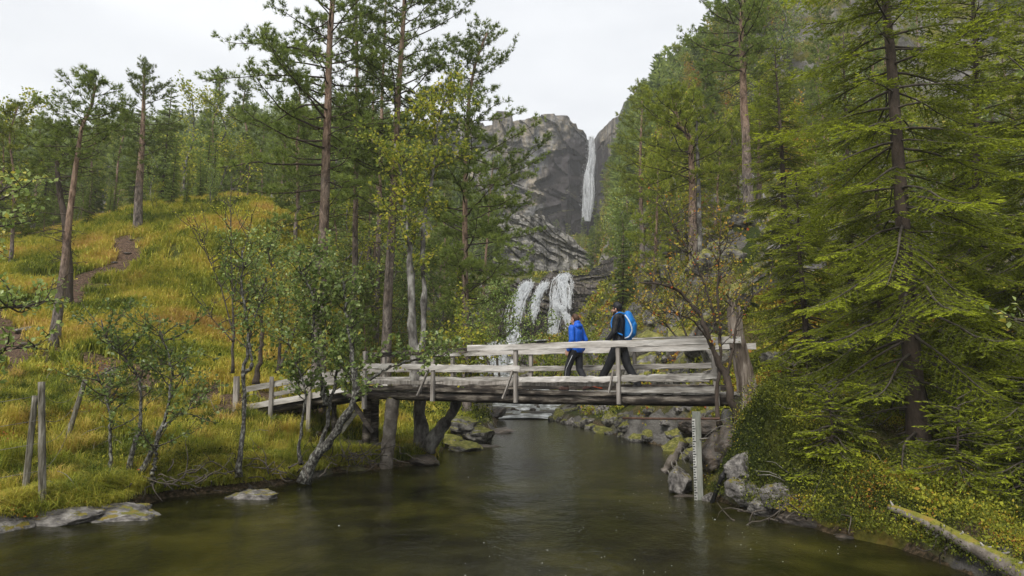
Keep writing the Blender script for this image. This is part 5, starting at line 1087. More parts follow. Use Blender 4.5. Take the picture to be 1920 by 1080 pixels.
bush('alder_tree', 'pale barked alder forking at the waterline behind the middle of the bridge', [
    [(792, 850, 16.9), (788, 800, 16.9), (786, 740, 16.9), (775, 640, 17), (770, 540, 17), (766, 430, 17), (755, 340, 17.1), (740, 270, 17.2)],
    [(800, 842, 16.8), (830, 800, 16.7), (858, 758, 16.6), (880, 700, 16.6), (884, 640, 16.6)],
    [(787, 700, 16.9), (796, 600, 17), (793, 500, 17.1), (792, 420, 17.1), (812, 340, 17.2), (820, 240, 17.2), (835, 170, 17.2)]],
    [(.17, .025), (.16, .04), (.09, .015)], 62, m_greybark, m_yellowleaf, ntw=112, tl=1.3, nl=27, ls=0.095, t0=.55, tint=(.45, .28), lspread=.09)
bush('alder_tree', 'slender lichen spotted alder with looping stem left of the ramp', [
    [(448, 895, 12.6), (452, 840, 12.6), (458, 760, 12.6), (455, 690, 12.6), (468, 655, 12.6), (462, 610, 12.6), (452, 540, 12.6), (455, 470, 12.6)],
    [(457, 700, 12.6), (474, 690, 12.55), (472, 665, 12.55), (466, 645, 12.6), (478, 590, 12.7), (500, 540, 12.8)]],
    [(.05, .012), (.03, .008)], 63, m_alder, m_alderleaf, ntw=42, tl=.7, nl=18, ls=0.067, t0=.5, tint=(.4, .2))
bush('alder_bush', 'many stemmed grey leaved alder bush on the bank between fence and ramp', [
    [(208, 892, 11.5), (208, 840, 11.5), (206, 780, 11.4), (196, 730, 11.4), (182, 700, 11.3)],
    [(243, 882, 11.6), (248, 840, 11.6), (266, 800, 11.6), (265, 740, 11.5), (260, 700, 11.5), (235, 670, 11.4), (200, 640, 11.3), (190, 600, 11.3)],
    [(262, 885, 11.6), (285, 850, 11.6), (300, 810, 11.6), (318, 760, 11.6), (322, 700, 11.6), (316, 660, 11.6), (298, 620, 11.6)],
    [(305, 800, 11.6), (330, 780, 11.6), (365, 762, 11.6)], [(284, 900, 11.5), (292, 860, 11.5), (296, 830, 11.5)]],
    [(.032, .01), (.04, .01), (.042, .01), (.022, .008), (.045, .02)], 64, m_alder, m_alderleaf, ntw=80, tl=.75, nl=22, ls=0.065, t0=.45, tint=(.35, .2), lspread=.05)
bush('alder_sapling', 'crooked dark sapling rising on the grass behind the ramp', [[(480, 720, 18), (488, 670, 18), (492, 610, 18), (485, 560, 18), (500, 520, 18)]], [(.075, .02)], 65, m_darkbark, m_alderleaf, ntw=20, tl=.7, nl=13, ls=0.067, t0=.5, tint=(.5, .2))
bush('birch_sapling', 'thin nearly bare sapling with few tiny yellow leaves before the golden slope', [
    [(436, 700, 15), (438, 600, 15), (434, 500, 15), (432, 400, 15), (434, 330, 15)], [(436, 620, 15), (415, 540, 15), (385, 470, 15), (362, 400, 15)], [(436, 560, 15), (455, 480, 15), (475, 400, 15)], [(437, 640, 15), (400, 600, 15), (370, 560, 14.9)]],
    [(.03, .006), (.018, .004), (.018, .004), (.016, .004)], 66, m_twig, m_yellowleaf, ntw=55, tl=.8, nl=10, ls=0.050, t0=.2, tint=(.6, .25))
bush('alder_bush', 'leafy green alder growth filling the space under the tall orange pine', [
    [(520, 700, 18.5), (530, 620, 18.5), (520, 540, 18.5), (500, 460, 18.5)], [(525, 690, 18.5), (560, 600, 18.3), (580, 520, 18.2)]], [(.05, .012), (.04, .01)], 67, m_twig, m_alderleaf, ntw=75, tl=1.0, nl=27, ls=0.078, t0=.25, tint=(.5, .25), lspread=.09)
bush('alder_bush', 'leafy alder behind the railing left of the lower cascade', [
    [(940, 735, 19), (930, 660, 19), (940, 600, 19), (955, 550, 19)], [(950, 735, 19), (985, 660, 19), (1010, 610, 19)], [(935, 730, 19), (905, 650, 19), (900, 590, 19)]], [(.035, .01), (.03, .008), (.03, .01)], 68, m_twig, m_alderleaf, ntw=70, tl=.8, nl=25, ls=0.062, t0=.3, tint=(.4, .2), lspread=.08)
bush('birch_bush', 'low green birch thicket behind the hikers above the rapids', [
    [(1080, 735, 22), (1070, 690, 22), (1090, 650, 22)], [(1110, 735, 22), (1130, 690, 22), (1120, 650, 22)], [(1050, 735, 22), (1030, 680, 22)]], [(.03, .008), (.03, .008), (.02, .008)], 69, m_twig, m_yellowleaf, ntw=62, tl=.8, nl=25, ls=0.067, t0=.2, tint=(.2, .2), lspread=.08)
bush('rowan_tree', 'dark mossy leaning rowan with bare arching twigs at the right bridge end', [
    [(1385, 790, 12.4), (1372, 745, 12.4), (1362, 700, 12.4), (1340, 660, 12.4), (1325, 620, 12.4), (1305, 580, 12.4), (1285, 556, 12.4), (1255, 532, 12.4), (1200, 530, 12.3)],
    [(1350, 800, 12.5), (1340, 760, 12.5), (1350, 700, 12.5), (1352, 640, 12.6), (1344, 570, 12.7), (1348, 480, 12.8), (1352, 400, 12.8)],
    [(1360, 720, 12.4), (1375, 650, 12.3), (1382, 600, 12.3), (1410, 560, 12.2), (1416, 545, 12.2)],
    [(1330, 640, 12.4), (1300, 600, 12.2), (1262, 585, 12.0), (1220, 590, 12)],
    [(1345, 610, 12.5), (1330, 560, 12.5), (1300, 480, 12.6), (1260, 420, 12.6), (1240, 375, 12.6)]],
    [(.075, .014), (.04, .008), (.03, .01), (.02, .006), (.022, .005)], 70, m_darkbark, m_orangeleaf, ntw=85, tl=.75, nl=6, ls=0.06, t0=.35, tint=(.40, .28), lspread=.06)
bush('rowan_bush', 'orange and yellow rowan bush spreading above the mossy boulders behind the man', [[(1290, 640, 20), (1270, 580, 20), (1240, 520, 20)], [(1300, 640, 20.5), (1320, 560, 20.5), (1330, 490, 20.5)], [(1280, 645, 20), (1240, 600, 20), (1205, 560, 20)], [(1310, 640, 21), (1370, 570, 21), (1400, 510, 21)]], [(.03, .008)] * 4, 75, m_twig, m_orangeleaf, ntw=100, tl=.9, nl=16, ls=0.07, t0=.2, tint=(.34, .28), lspread=.1)
def boughs(label, starts, seed, mat, ls, tint=(.45, .2), ntw=14, tl=.5, nl=14, cat='tree', name='alder_tree'):
    return bush(name, label, starts, [(.016, .005)] * len(starts), seed, m_twig, mat, cat=cat, ntw=ntw, tl=tl, nl=nl, ls=ls, t0=.15, tint=tint, lspread=.05)
boughs('big leaved alder boughs reaching in from the left edge', [[(-170, 1010, 6.0), (-140, 800, 6.0), (-60, 690, 6.0), (20, 650, 6.1), (90, 655, 6.2)], [(-150, 850, 6.0), (-90, 560, 6.), (-30, 400, 6), (15, 345, 6)], [(-140, 800, 6.0), (-60, 600, 6), (0, 575, 6.1), (60, 580, 6.2)]], 81, m_alderleaf, .048, (.6, .2), 60, .45, 22)
boughs('fresh green leafy twigs reaching in at the top right corner', [[(2130, 560, 4.8), (2060, 330, 4.8), (1960, 170, 4.8), (1890, 105, 4.8)], [(2080, 500, 4.8), (1990, 610, 4.8), (1900, 600, 4.8)]], 82, m_alderleaf, .05, (.65, .15), 10, .22, 7)
# ------------------------------------------------------------------ grass and undergrowth (nobody could count it)
def cover_pts(n, pxr, Yr, seed, cond):
    rs = np.random.RandomState(seed); px = rs.uniform(*pxr, n); Y = Yr[0] * (Yr[1] / Yr[0]) ** rs.rand(n); X = (px - 960) / F * (Y + .8)
    d = sdist(X, Y); k = d > .12; X, Y, d = X[k], Y[k], d[k]; Z = H(X, Y); k = cond(X, Y, Z, d); return np.stack([X, Y, Z], -1)[k], d[k]
np.random.seed(99)
def tint_field(p, a=.5, b=.55, sc=.5): return np.clip(a + b * fbm(p * [sc, sc, 0], 4, 41) + .3 * fbm(p * [1.7, 1.7, 0], 3, 42), 0, 1)
mb = MB()
# hill sward
p, d = cover_pts(150000, (-150, 1010), (17, 48), 1, lambda x, y, z, d: (x < -.06 * y) & (fbm(xy(x, y, .8), 3, 8) > -.35))
sl_ok = masks(p[:, 0], p[:, 1], p[:, 2], np.zeros(len(p)))[2] < .45 + .3 * np.random.rand(len(p)); p = p[sl_ok]
T_ = tint_field(p, .53, .7); r_ = np.hypot(p[:, 0], p[:, 1])
for q in range(3): mb.blades(p + np.random.randn(len(p), 3) * [.07, .07, 0], np.random.uniform(.14, .34, len(p)) * (1 + r_ / 60), .010 + r_ * .0011, np.random.uniform(.2, 1, len(p)), np.clip(T_ + np.random.randn(len(p)) * .12, 0, 1))
# near bank sward
p, d = cover_pts(60000, (-120, 900), (9.2, 18), 2, lambda x, y, z, d: (x < -.5) & (z > .12))
sl_ok = masks(p[:, 0], p[:, 1], p[:, 2], np.zeros(len(p)))[2] < .5 + .4 * np.random.rand(len(p)); p = p[sl_ok]
T_ = tint_field(p, .34, .9, .8)
for q in range(4): mb.blades(p + np.random.randn(len(p), 3) * [.05, .05, 0], np.random.uniform(.08, .32, len(p)), .009 + .004 * np.random.rand(len(p)), np.random.uniform(.2, 1, len(p)), np.clip(T_ + np.random.randn(len(p)) * .14, 0, 1))
# tall tussocks along the bank
rs = np.random.RandomState(8); tc_ = []
for (px, Y, s_, tn) in [(700 / 2, 13.2, 1.3, .3), (370, 13., 1.2, .35), (335, 13.6, 1.2, .3), (300, 13.8, 1, .3), (150, 14, 1, .4), (20, 11.5, 1.3, .4), (-20, 11, 1.3, .35), (20, 12.6, 1, .7), (110, 12, 1.2, .75), (140, 12.2, 1.1, .8), (500, 15, 1.1, .75), (540, 15.4, 1.1, .7), (480, 14.2, 1, .45), (560, 14.6, 1, .3), (200, 10.9, .9, .4), (240, 11.2, .8, .5), (330, 12.2, .7, .5), (430, 13.4, .9, .6)]:
    tc_.append((*ground(px, Y), s_, tn))
for i in range(320):
    px = rs.uniform(-100, 640); Y = rs.uniform(10.5, 17); g = ground(px, Y)
    if sdist(g[:1], g[1:2])[0] > .15: tc_.append((*g, rs.uniform(.45, 1.1), np.clip(.42 + rs.randn() * .26, 0, 1)))
for (x, y, z, s_, tn) in tc_:
    n = int(150 * s_); a_ = rs.rand(n) * 6.28; rr = .12 * s_ * rs.rand(n) ** .5; P = np.stack([x + rr * np.cos(a_), y + rr * np.sin(a_), np.full(n, z - .02)], -1)
    mb.blades(P, rs.uniform(.3, .7, n) * s_, .008, rs.uniform(.5, 1.3, n), np.clip(tn + rs.randn(n) * .12, 0, 1))
p, d = cover_pts(160000, (-150, 830), (8.8, 18.5), 21, lambda x, y, z, d: (x < -.8) & (d < .75) & (fbm(xy(x, y, 1.1), 3, 5) > -.3)); p[:, 2] = np.maximum(p[:, 2], .12)
for q in range(2): mb.blades(p + np.random.randn(len(p), 3) * [.04, .04, 0], np.random.uniform(.15, .4, len(p)), .009, np.random.uniform(.7, 1.6, len(p)), np.clip(tint_field(p, .35, .6, .7) + np.random.randn(len(p)) * .14, 0, 1))
tag(mb.build('grass', m_grass), 'golden and green grass with tall tussocks covering the left bank and hill', 'grass', kind='stuff')
# low shrubs, heather and fern like growth on the right bank and slopes
mb = MB()
def shrubs(n, pxr, Yr, seed, cond, h, ls, lf, a, b):
    p, d = cover_pts(n, pxr, Yr, seed, cond); T_ = tint_field(p, a, b, 1.1); bump_ = np.clip(.45 + fbm(p * [1.2, 1.2, 0], 3, 66) * 1.1, .08, 1)
    for q in range(lf):
        P = p + np.random.randn(len(p), 3) * [.06, .06, 0] * (1 + ls * 6); P[:, 2] += np.random.rand(len(p)) * h * bump_
        D = np.random.randn(len(p), 3) + [0, 0, .8]; N = np.random.randn(len(p), 3) + [0, -.4, .7]; s_ = ls * np.random.uniform(.5, 1.3, len(p))
        mb.leaves(P, D, N, s_, s_ * .65, np.clip(T_ + np.random.randn(len(p)) * .16, 0, 1))
shrubs(34000, (1290, 2150), (6.4, 15), 11, lambda x, y, z, d: (x > 3) & (z > .05) & (fbm(xy(x, y, 1.3), 4, 14) > -.22), .38, .026, 6, .28, .9)
shrubs(5000, (1290, 2150), (6.4, 15), 19, lambda x, y, z, d: (x > 3) & (z > .05) & (fbm(xy(x, y, 1.0), 4, 24) > .05), .5, .055, 5, .28, .8)
shrubs(26000, (1290, 2050), (15, 26), 12, lambda x, y, z, d: (x > 4.2) & (fbm(xy(x, y, .6), 3, 15) > -.25), .4, .055, 4, .5, .6)
shrubs(60000, (1080, 1950), (16, 60), 13, lambda x, y, z, d: (x > 2.5) & (z > .4) & (fbm(xy(x, y, .45), 4, 16) > -.1), .5, .10, 4, .55, .7)
shrubs(22000, (1000, 1600), (50, 130), 14, lambda x, y, z, d: (x > -2) & (fbm(xy(x, y, .15), 3, 17) > -.1), .8, .28, 4, .5, .7)
shrubs(18000, (-100, 900), (9.6, 17), 15, lambda x, y, z, d: (x < -.5) & (z > .1) & (fbm(xy(x, y, .9), 3, 18) > .05), .26, .035, 4, .25, .5)
shrubs(16000, (-50, 900), (19, 42), 17, lambda x, y, z, d: (x < -.5) & (z > .8) & (fbm(xy(x, y, .55), 4, 19) > .16), .32, .05, 5, .25, .5)
shrubs(9000, (1040, 1250), (120, 222), 18, lambda x, y, z, d: x > -50, 1.2, .5, 4, .5, .7)
shrubs(12000, (-100, 800), (9.4, 18), 20, lambda x, y, z, d: (x < -.5) & (z > .1) & (fbm(xy(x, y, .7), 3, 38) > .08), .45, .05, 5, .55, 1.1)
shrubs(9000, (-100, 700), (9.4, 16), 22, lambda x, y, z, d: (x < -.5) & (z > .1) & (fbm(xy(x, y, 1.2), 3, 39) > .12), .3, .035, 6, .05, .4)
shrubs(14000, (300, 1000), (20, 60), 16, lambda x, y, z, d: (x < -.5) & (z > .3) & (x > -.38 * y), .6, .10, 4, .25, .5)
for (px, py, Y, sg, n_, hh) in ((1430, 790, 10.9, .42, 5000, .5), (1370, 800, 11.6, .22, 1800, .35), (1480, 860, 10.5, .35, 3000, .4), (1560, 960, 9.7, .5, 3500, .35), (1600, 975, 9.3, .5, 4500, .3), (1440, 830, 11.0, .3, 5000, .3), (1700, 985, 8.6, .5, 4500, .3), (1800, 1000, 8.0, .6, 4500, .3), (1250, 800, 18.5, .5, 1500, .25)):
    q0 = at(px, py, Y); P = q0 + np.random.randn(n_, 3) * [sg, sg, .02]; k = sdist(P[:, 0], P[:, 1]) > -.12; P = P[k]; P[:, 2] = np.maximum(H(P[:, 0], P[:, 1]), .15) + np.random.rand(len(P)) * hh * np.exp(-((P[:, 0] - q0[0]) ** 2 + (P[:, 1] - q0[1]) ** 2) / (2 * sg * sg)) + .02
    T_ = np.clip(.32 + .8 * fbm(P * 1.3, 3, 71), 0, 1); s_ = .032 * np.random.uniform(.5, 1.3, len(P)); mb.leaves(P, np.random.randn(len(P), 3) + [0, 0, .7], np.random.randn(len(P), 3) + [0, -.4, .7], s_, s_ * .65, np.clip(T_ + np.random.randn(len(P)) * .16, 0, 1))
tag(mb.build('undergrowth', m_under), 'olive and orange moss, heather and dwarf shrubs carpeting the right bank and slopes', 'undergrowth', kind='stuff')
def drift(px, py, Y, n, seed, label, sp):
    rs = np.random.RandomState(seed); TP = []; c0_ = at(px, py, Y)
    for i in range(n):
        w_, _ = grow(rs, c0_ + rs.randn(3) * [sp, .25, .07], np.array([rs.randn(), rs.randn() * .5, rs.uniform(-.2, .6)]), rs.uniform(.3, .9), 6, -.03, .35); TP.append(w_)
    mb = MB(); mb.tubes(np.array(TP), np.tile(np.linspace(.014, .003, 7), (n, 1)), 5); tag(mb.build('driftwood_tangle', m_twig), label, 'driftwood', kind='stuff')
drift(655, 862, 14.9, 60, 1, 'tangle of dark twigs and roots at the foot of the bridge piles', .5)
drift(470, 880, 12.9, 34, 2, 'brown roots and sticks at the foot of the thin spotted alder', .4)
drift(1500, 960, 9.9, 40, 3, 'hanging roots and twigs under the mossy edge of the right bank', .6)
drift(300, 905, 11.4, 24, 4, 'dead twigs and roots below the alder bush', .4)
# dead twigs and litter on the banks
rs = np.random.RandomState(12); TP = []
for i in range(420):
    px = rs.uniform(1290, 1990) if i % 3 else rs.uniform(-50, 850); Y = rs.uniform(9.3, 18); g = ground(px, Y)
    if sdist(g[:1], g[1:2])[0] < 0: continue
    w_, _ = grow(rs, g + [0, 0, .03 + .1 * rs.rand()], np.array([rs.randn(), rs.randn(), .15 + .3 * rs.rand()]), rs.uniform(.2, .7), 6, -.05, .3); TP.append(w_)
mb = MB(); mb.tubes(np.array(TP), np.tile(np.linspace(.009, .003, 7), (len(TP), 1)), 4)
tag(mb.build('brushwood', m_deadtwig), 'dry grey sticks and brushwood littering both banks', 'brushwood', kind='stuff')
# ------------------------------------------------------------------ the two hikers
def cone_mesh(bm_, p0, p1, r0, r1, ax=None, n=14, m=4):
    """closed tapered limb with round ends; r = (side radius, depth radius)"""
    p0 = np.array(p0, float); p1 = np.array(p1, float); r0 = np.broadcast_to(r0, (2,)); r1 = np.broadcast_to(r1, (2,)); d = p1 - p0; L = np.linalg.norm(d); d = d / L
    if ax is None: a, b = perp(d)
    else: a = np.array(ax, float); a = a - d * (a @ d); a /= np.linalg.norm(a); b = np.cross(d, a)
    rings = []
    for k in range(m): t = (k + .35) / m; c = math.sin(t * PI / 2); h = math.cos(t * PI / 2); rings.append((p0 - d * r0.mean() * h, r0 * c))
    rings += [(p0, r0), (p0 + d * L * .5, (r0 + r1) / 2), (p1, r1)]
    for k in range(m): t = 1 - (k + .65) / m; c = math.sin(t * PI / 2); h = math.cos(t * PI / 2); rings.append((p1 + d * r1.mean() * h, r1 * c))
    vs = []
    for c, r in rings: vs.append([bm_.verts.new(c + a * r[0] * math.cos(x) + b * r[1] * math.sin(x)) for x in np.arange(n) * 2 * PI / n])
    for A_, B_ in zip(vs[:-1], vs[1:]):
        for i in range(n): bm_.faces.new((A_[i], A_[(i + 1) % n], B_[(i + 1) % n], B_[i]))
    bm_.faces.new(vs[0][::-1]); bm_.faces.new(vs[-1])
def fuse(name, segs, mat, parent, frame, vox=.008, smooth=3):
    bm_ = bmesh.new()
    for s in segs: cone_mesh(bm_, *s)
    me_ = bpy.data.meshes.new(name); bm_.to_mesh(me_); bm_.free(); o = bpy.data.objects.new(name, me_); C.objects.link(o)
    r = o.modifiers.new('r', 'REMESH'); r.mode = 'VOXEL'; r.voxel_size = vox; s_ = o.modifiers.new('s', 'SMOOTH'); s_.iterations = smooth; s_.factor = .5
    dg = bpy.context.evaluated_depsgraph_get(); nm_ = bpy.data.meshes.new_from_object(o.evaluated_get(dg)); nm_.name = name; bpy.data.objects.remove(o); bpy.data.meshes.remove(me_)
    nm_.materials.clear(); nm_.materials.append(mat)
    for pl in nm_.polygons: pl.use_smooth = True
    o = bpy.data.objects.new(name, nm_); C.objects.link(o); o.parent = parent
    if parent is None: o.matrix_world = frame
    return o
def cloth(name, c, rough=.7, bst=.3):
    m_, t, p, o = newmat(name); n1 = noise(t, 9, 5, (1, 1, .5)); setc(t, p, ramp(t, [(.3, tuple(x * .75 for x in c)), (.7, tuple(min(1, x * 1.15) for x in c))], n1)); p.inputs['Roughness'].default_value = rough; p.inputs['Specular IOR Level'].default_value = .3; bump(t, p, n1, bst, .03); return m_
m_skin = cloth('skin', (.50, .29, .21), .5, .05); m_blue = cloth('blue_shell', (.012, .11, .58), .5, 1.); m_dk = cloth('charcoal_cloth', (.022, .023, .028), .7, .7); m_dk2 = cloth('black_shell', (.013, .014, .017), .55, .8)
m_hair = cloth('dark_hair', (.035, .02, .014), .6, .6); m_hairb = cloth('brown_hair', (.07, .035, .02), .6, .6); m_boot = cloth('brown_boot', (.09, .05, .04), .6); m_boot2 = cloth('black_boot', (.02, .02, .022), .6); m_sole = cloth('orange_sole', (.55, .10, .03), .6); m_rep = cloth('light_piping', (.55, .56, .58), .5, .1)
m_pack = cloth('blue_pack_cloth', (.01, .17, .52), .55, .6); m_strap = cloth('pale_strap', (.50, .58, .68), .5, .1)
def person(px, t_, hgt, yaw, pose, label):
    s = sof(px, t_); o_ = bl(s, t_, DZ); fr = Matrix.Translation(o_) @ Matrix.Rotation(yaw, 4, 'Z') @ Matrix.Scale(hgt / 1.75, 4)
    # local axes: x forward, y to the left hand side, z up; proportions for 1.75 m
    J = dict(pel=(0, 0, .95), wst=(0.005, 0, 1.08), ch=(.0, 0, 1.32), nk=(.01, 0, 1.50), hd=(.035, 0, 1.62)); J.update(pose); J = {k: np.array(v, float) for k, v in J.items()}
    Y_ = (0, 1, 0); seg = [(J['pel'], J['wst'], (.16, .11), (.14, .10), Y_), (J['wst'], J['ch'], (.14, .10), (.165, .115), Y_), (J['ch'], J['ch'] + [0, 0, .09], (.165, .11), (.13, .09), Y_), (J['nk'] - [0, 0, .05], J['nk'] + [.01, 0, .05], .058, .052), (J['hd'] + [-.012, 0, .035], J['hd'] + [.0, 0, .05], (.076, .092), (.072, .085), Y_), (J['hd'] + [.035, 0, -.03], J['hd'] + [.045, 0, -.075], (.056, .055), (.035, .035), Y_),
           (J['hd'] + [.092, 0, .01], J['hd'] + [.112, 0, -.018], .009, .014), (J['hd'] + [.088, 0, -.045], J['hd'] + [.094, 0, -.05], (.022, .008), (.02, .007), Y_)]
    for sg in (1, -1):
        seg.append((J['hd'] + [-.005, sg * .078, .02], J['hd'] + [-.012, sg * .083, -.015], (.018, .01), (.012, .008), (1, 0, 0)))
        n = 'l' if sg > 0 else 'r'; sh, el, wr, hp, kn, an, to = [J[n + q] for q in ('sh', 'el', 'wr', 'hp', 'kn', 'an', 'to')]
        seg += [(sh, el, .052, .042), (el, wr, .041, .028), (hp, kn, .085, .058), (kn, an, .055, .038), (an, to, (.038, .036), (.034, .025), (0, 1, 0))]
        hd_ = (wr - el) / np.linalg.norm(wr - el); palm = wr + hd_ * .085; fx = np.array([1, 0, 0.]) - hd_ * hd_[0]; fx /= np.linalg.norm(fx)
        seg.append((wr + hd_ * .01, palm, (.036, .016), (.038, .015), fx))
        for f_, (o2, l_) in enumerate(zip((.030, .010, -.011, -.030), (.068, .078, .072, .056))):
            b0 = palm + fx * o2; mid = b0 + hd_ * l_ * .5 + fx * .004; tip = mid + hd_ * l_ * .4 + np.cross(hd_, fx) * sg * .022 + fx * .004
            seg += [(b0, mid, .0085, .0078), (mid, tip, .0078, .0068)]
        th0 = wr + hd_ * .03 + fx * .03; th1 = th0 + hd_ * .035 + fx * .025; seg += [(th0, th1, .012, .010), (th1, th1 + hd_ * .03 + fx * .004, .010, .008)]
    body = fuse('person', seg, m_skin, None, fr, .0065, 2); tag(body, label, 'person'); return body, J
yawL = math.atan2(U[1], U[0])
# woman in blue
pw = dict(lsh=(0, .19, 1.43), lel=(-.03, .24, 1.15), lwr=(.07, .235, .93), rsh=(0, -.19, 1.43), rel=(-.10, -.24, 1.17), rwr=(-.02, -.25, .94),
          lhp=(0, .09, .93), lkn=(.17, .10, .51), lan=(.23, .10, .085), lto=(.37, .11, .045), rhp=(0, -.09, .93), rkn=(-.02, -.10, .50), ran=(-.24, -.10, .12), rto=(-.13, -.11, .045), hd=(.03, -.0, 1.62))
bd, J = person(1081, .62, 1.62, yawL - .28, pw, 'woman in a bright blue rain jacket and black trousers walking left on the bridge')
Y_ = (0, 1, 0)
jk = [(J['pel'] + [0, 0, .02], J['wst'], (.20, .15), (.175, .135), Y_), (J['wst'], J['ch'], (.175, .135), (.195, .145), Y_), (J['ch'], J['ch'] + [-.01, 0, .11], (.195, .14), (.12, .09), Y_), (J['nk'] + [-.04, 0, -.02], J['nk'] + [-.05, 0, .04], (.115, .085), (.10, .07), Y_), (J['nk'] + [-.09, -.05, -.02], J['nk'] + [-.09, .05, -.02], .065, .065)]
for n in 'lr': jk += [(J[n + 'sh'], J[n + 'el'], .078, .066), (J[n + 'el'], J[n + 'wr'] + (J[n + 'el'] - J[n + 'wr']) * .06, .064, .050)]
fuse('jacket', jk, m_blue, bd, None, .009)
def trousers(J, w=1.):
    s = [(J['pel'] + [0, 0, .08], J['pel'] - [0, 0, .04], (.165 * w, .125 * w), (.17 * w, .13 * w), Y_)]
    for n in 'lr': s += [(J[n + 'hp'], J[n + 'kn'], .105 * w, .082 * w), (J[n + 'kn'], J[n + 'an'] + (J[n + 'kn'] - J[n + 'an']) * .08, .08 * w, .066 * w)]
    return s
fuse('trousers', trousers(J), m_dk, bd, None, .009)
def boots(J, bd, mat, sole):
    for n in 'lr':
        a, t = J[n + 'an'], J[n + 'to']; b = fuse('boot', [(a + [0, 0, .05], a - [.01, 0, .02], .056, .06), (a - [.03, 0, .03], t, (.05, .05), (.047, .036), Y_), (a + (t - a) * .4, t, .052, .04)], mat, bd, None, .009)
        fuse('sole', [(a - [.045, 0, .066], t - [-.01, 0, .026], (.052, .014), (.048, .014), Y_)], sole, b, None, .008)
boots(J, bd, m_boot, m_boot2)
fuse('hair', [(J['hd'] + [-.035, 0, .045], J['hd'] + [-.01, 0, .085], (.092, .085), (.075, .075), Y_), (J['hd'] + [-.06, 0, .0], J['hd'] + [-.06, 0, -.06], (.075, .05), (.05, .035), Y_)], m_hairb, bd, None, .007)
for n in 'l':
    mb = MB(); a, k_, h_ = J['lan'], J['lkn'], J['lhp']; mb.tubes([h_ + [-.02, .115, -.12], k_ + [-.01, .085, .0], a + [.0, .07, .07]], [.006, .006, .006], 5); o = mb.build('piping', m_rep, None); o.parent = bd
# man with pack
pm = dict(lsh=(-.02, .20, 1.45), lel=(.02, .25, 1.16), lwr=(.18, .24, .99), rsh=(-.02, -.20, 1.45), rel=(-.14, -.25, 1.18), rwr=(-.04, -.26, .94),
          lhp=(0, .09, .93), lkn=(.20, .10, .53), lan=(.42, .10, .13), lto=(.55, .11, .13), rhp=(0, -.09, .93), rkn=(-.12, -.10, .51), ran=(-.33, -.10, .14), rto=(-.22, -.11, .045), ch=(-.01, 0, 1.33), hd=(.05, -.005, 1.62))
bd2, J = person(1163, .62, 1.83, yawL - .12, pm, 'man in a black jacket and black cap carrying a blue backpack on the bridge')
jk = [(J['pel'] + [0, 0, .04], J['wst'], (.19, .14), (.17, .13), Y_), (J['wst'], J['ch'], (.17, .13), (.20, .14), Y_), (J['ch'], J['ch'] + [-.01, 0, .11], (.20, .13), (.12, .09), Y_), (J['nk'] + [-.01, 0, -.04], J['nk'] + [-.005, 0, .015], (.085, .08), (.075, .07), Y_), (J['nk'] + [-.07, -.05, -.02], J['nk'] + [-.07, .05, -.02], .05, .05)]
for n in 'lr': jk += [(J[n + 'sh'], J[n + 'el'], .075, .062), (J[n + 'el'], J[n + 'wr'] + (J[n + 'el'] - J[n + 'wr']) * .06, .06, .046)]
fuse('jacket', jk, m_dk2, bd2, None, .009); fuse('trousers', trousers(J, 1.05), m_dk2, bd2, None, .009); boots(J, bd2, m_boot2, m_sole)
fuse('cap', [(J['hd'] + [-.02, 0, .055], J['hd'] + [.0, 0, .085], (.09, .10), (.078, .085), Y_)], m_dk2, bd2, None, .007)
fuse('hair', [(J['hd'] + [-.05, 0, .02], J['hd'] + [-.05, 0, -.03], (.075, .05), (.06, .04), Y_)], m_hair, bd2, None, .007)
fuse('beard', [(J['hd'] + [.03, 0, -.05], J['hd'] + [.055, 0, -.085], (.062, .05), (.035, .03), Y_)], m_hair, bd2, None, .006)
pk = empty('backpack', (0, 0, 0), 'blue daypack with a curved pale strap on the back of the man', 'backpack'); pk.matrix_world = bd2.matrix_world.copy()
def loc(o): o.matrix_parent_inverse = Matrix.Identity(4); return o
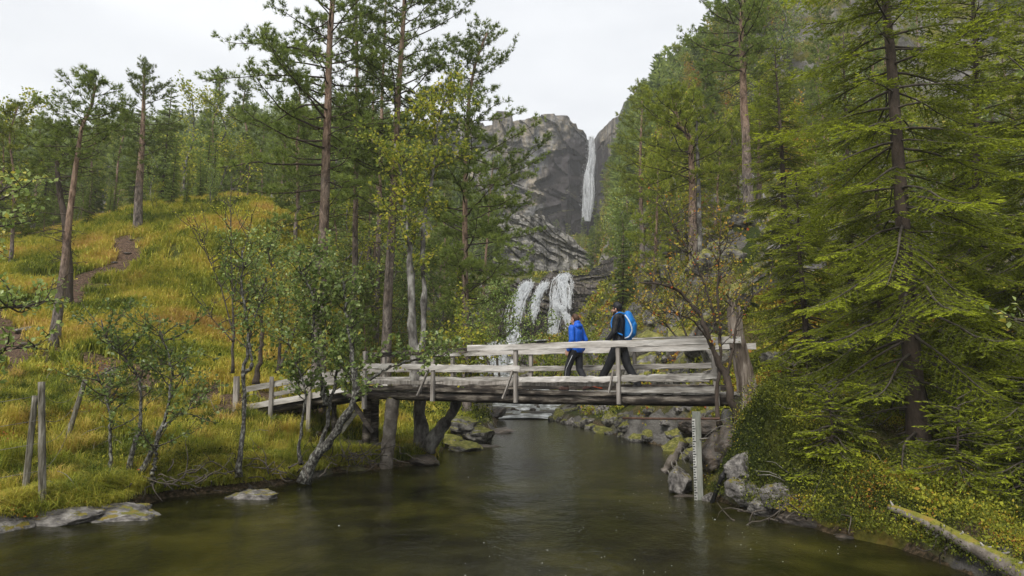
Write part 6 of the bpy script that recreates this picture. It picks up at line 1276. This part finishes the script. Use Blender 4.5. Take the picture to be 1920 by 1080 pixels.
loc(fuse('pack_body', [((-.20, 0, 1.10), (-.23, 0, 1.36), (.13, .09), (.14, .10), Y_), ((-.23, 0, 1.36), (-.19, 0, 1.50), (.14, .10), (.11, .08), Y_), ((-.29, 0, 1.14), (-.31, 0, 1.30), (.09, .05), (.09, .05), Y_)], m_pack, pk, None, .010))
for sg in (1, -1):
    mb = MB(); mb.bar((0, 0, 0), (0, 0, .01), .01, .01)
    mb = MB(); c_ = [(-.16, sg * .12, 1.50), (-.23, sg * .148, 1.42), (-.29, sg * .145, 1.30), (-.31, sg * .13, 1.18), (-.24, sg * .128, 1.06), (-.15, sg * .12, 1.04)]; pp = polyl(c_, 20); mb.tubes(pp, np.full(20, .016), 6); o = mb.build('side_band', m_strap, None); o.parent = pk
    mb = MB(); c_ = [(-.15, sg * .10, 1.52), (-.04, sg * .12, 1.57), (.09, sg * .13, 1.47), (.13, sg * .14, 1.32), (.06, sg * .19, 1.18), (-.12, sg * .16, 1.10)]; pp = polyl(c_, 24); mb.tubes(pp, np.full(24, .017), 6); o = mb.build('shoulder_strap', m_pack, None); o.parent = pk
for b_, e_ in ((bd, .035), (bd2, .05)):
    for sg in (1, -1):
        mb = MB(); q = np.array([e_ + .072, sg * .03, 1.645]); mb.tubes([q - [.008, 0, 0], q, q + [.006, 0, 0]], [.006, .011, .005], 8); o = mb.build('eye', m_black, None); o.parent = b_
# ------------------------------------------------------------------ haze: the misty air of the valley
hz = MB(); x0, x1, y0, y1, z0, z1 = -350, 350, -350, 350, -2.2, 142
hz.add([(x, y, z) for z in (z0, z1) for x, y in ((x0, y0), (x1, y0), (x1, y1), (x0, y1))], [(3, 2, 1, 0), (4, 5, 6, 7), (0, 1, 5, 4), (1, 2, 6, 5), (2, 3, 7, 6), (3, 0, 4, 7)])
m = bpy.data.materials.new('misty_air'); m.use_nodes = True; t = m.node_tree; t.nodes.clear()
o = node(t, 'ShaderNodeOutputMaterial'); pv = node(t, 'ShaderNodeVolumePrincipled'); pv.inputs['Density'].default_value = HAZE
pv.inputs['Color'].default_value = (.93, .95, 1, 1); t.links.new(pv.outputs[0], o.inputs['Volume'])
tag(hz.build('haze', m, smooth=False), 'thin pale mist filling the whole valley air', 'haze', kind='stuff')
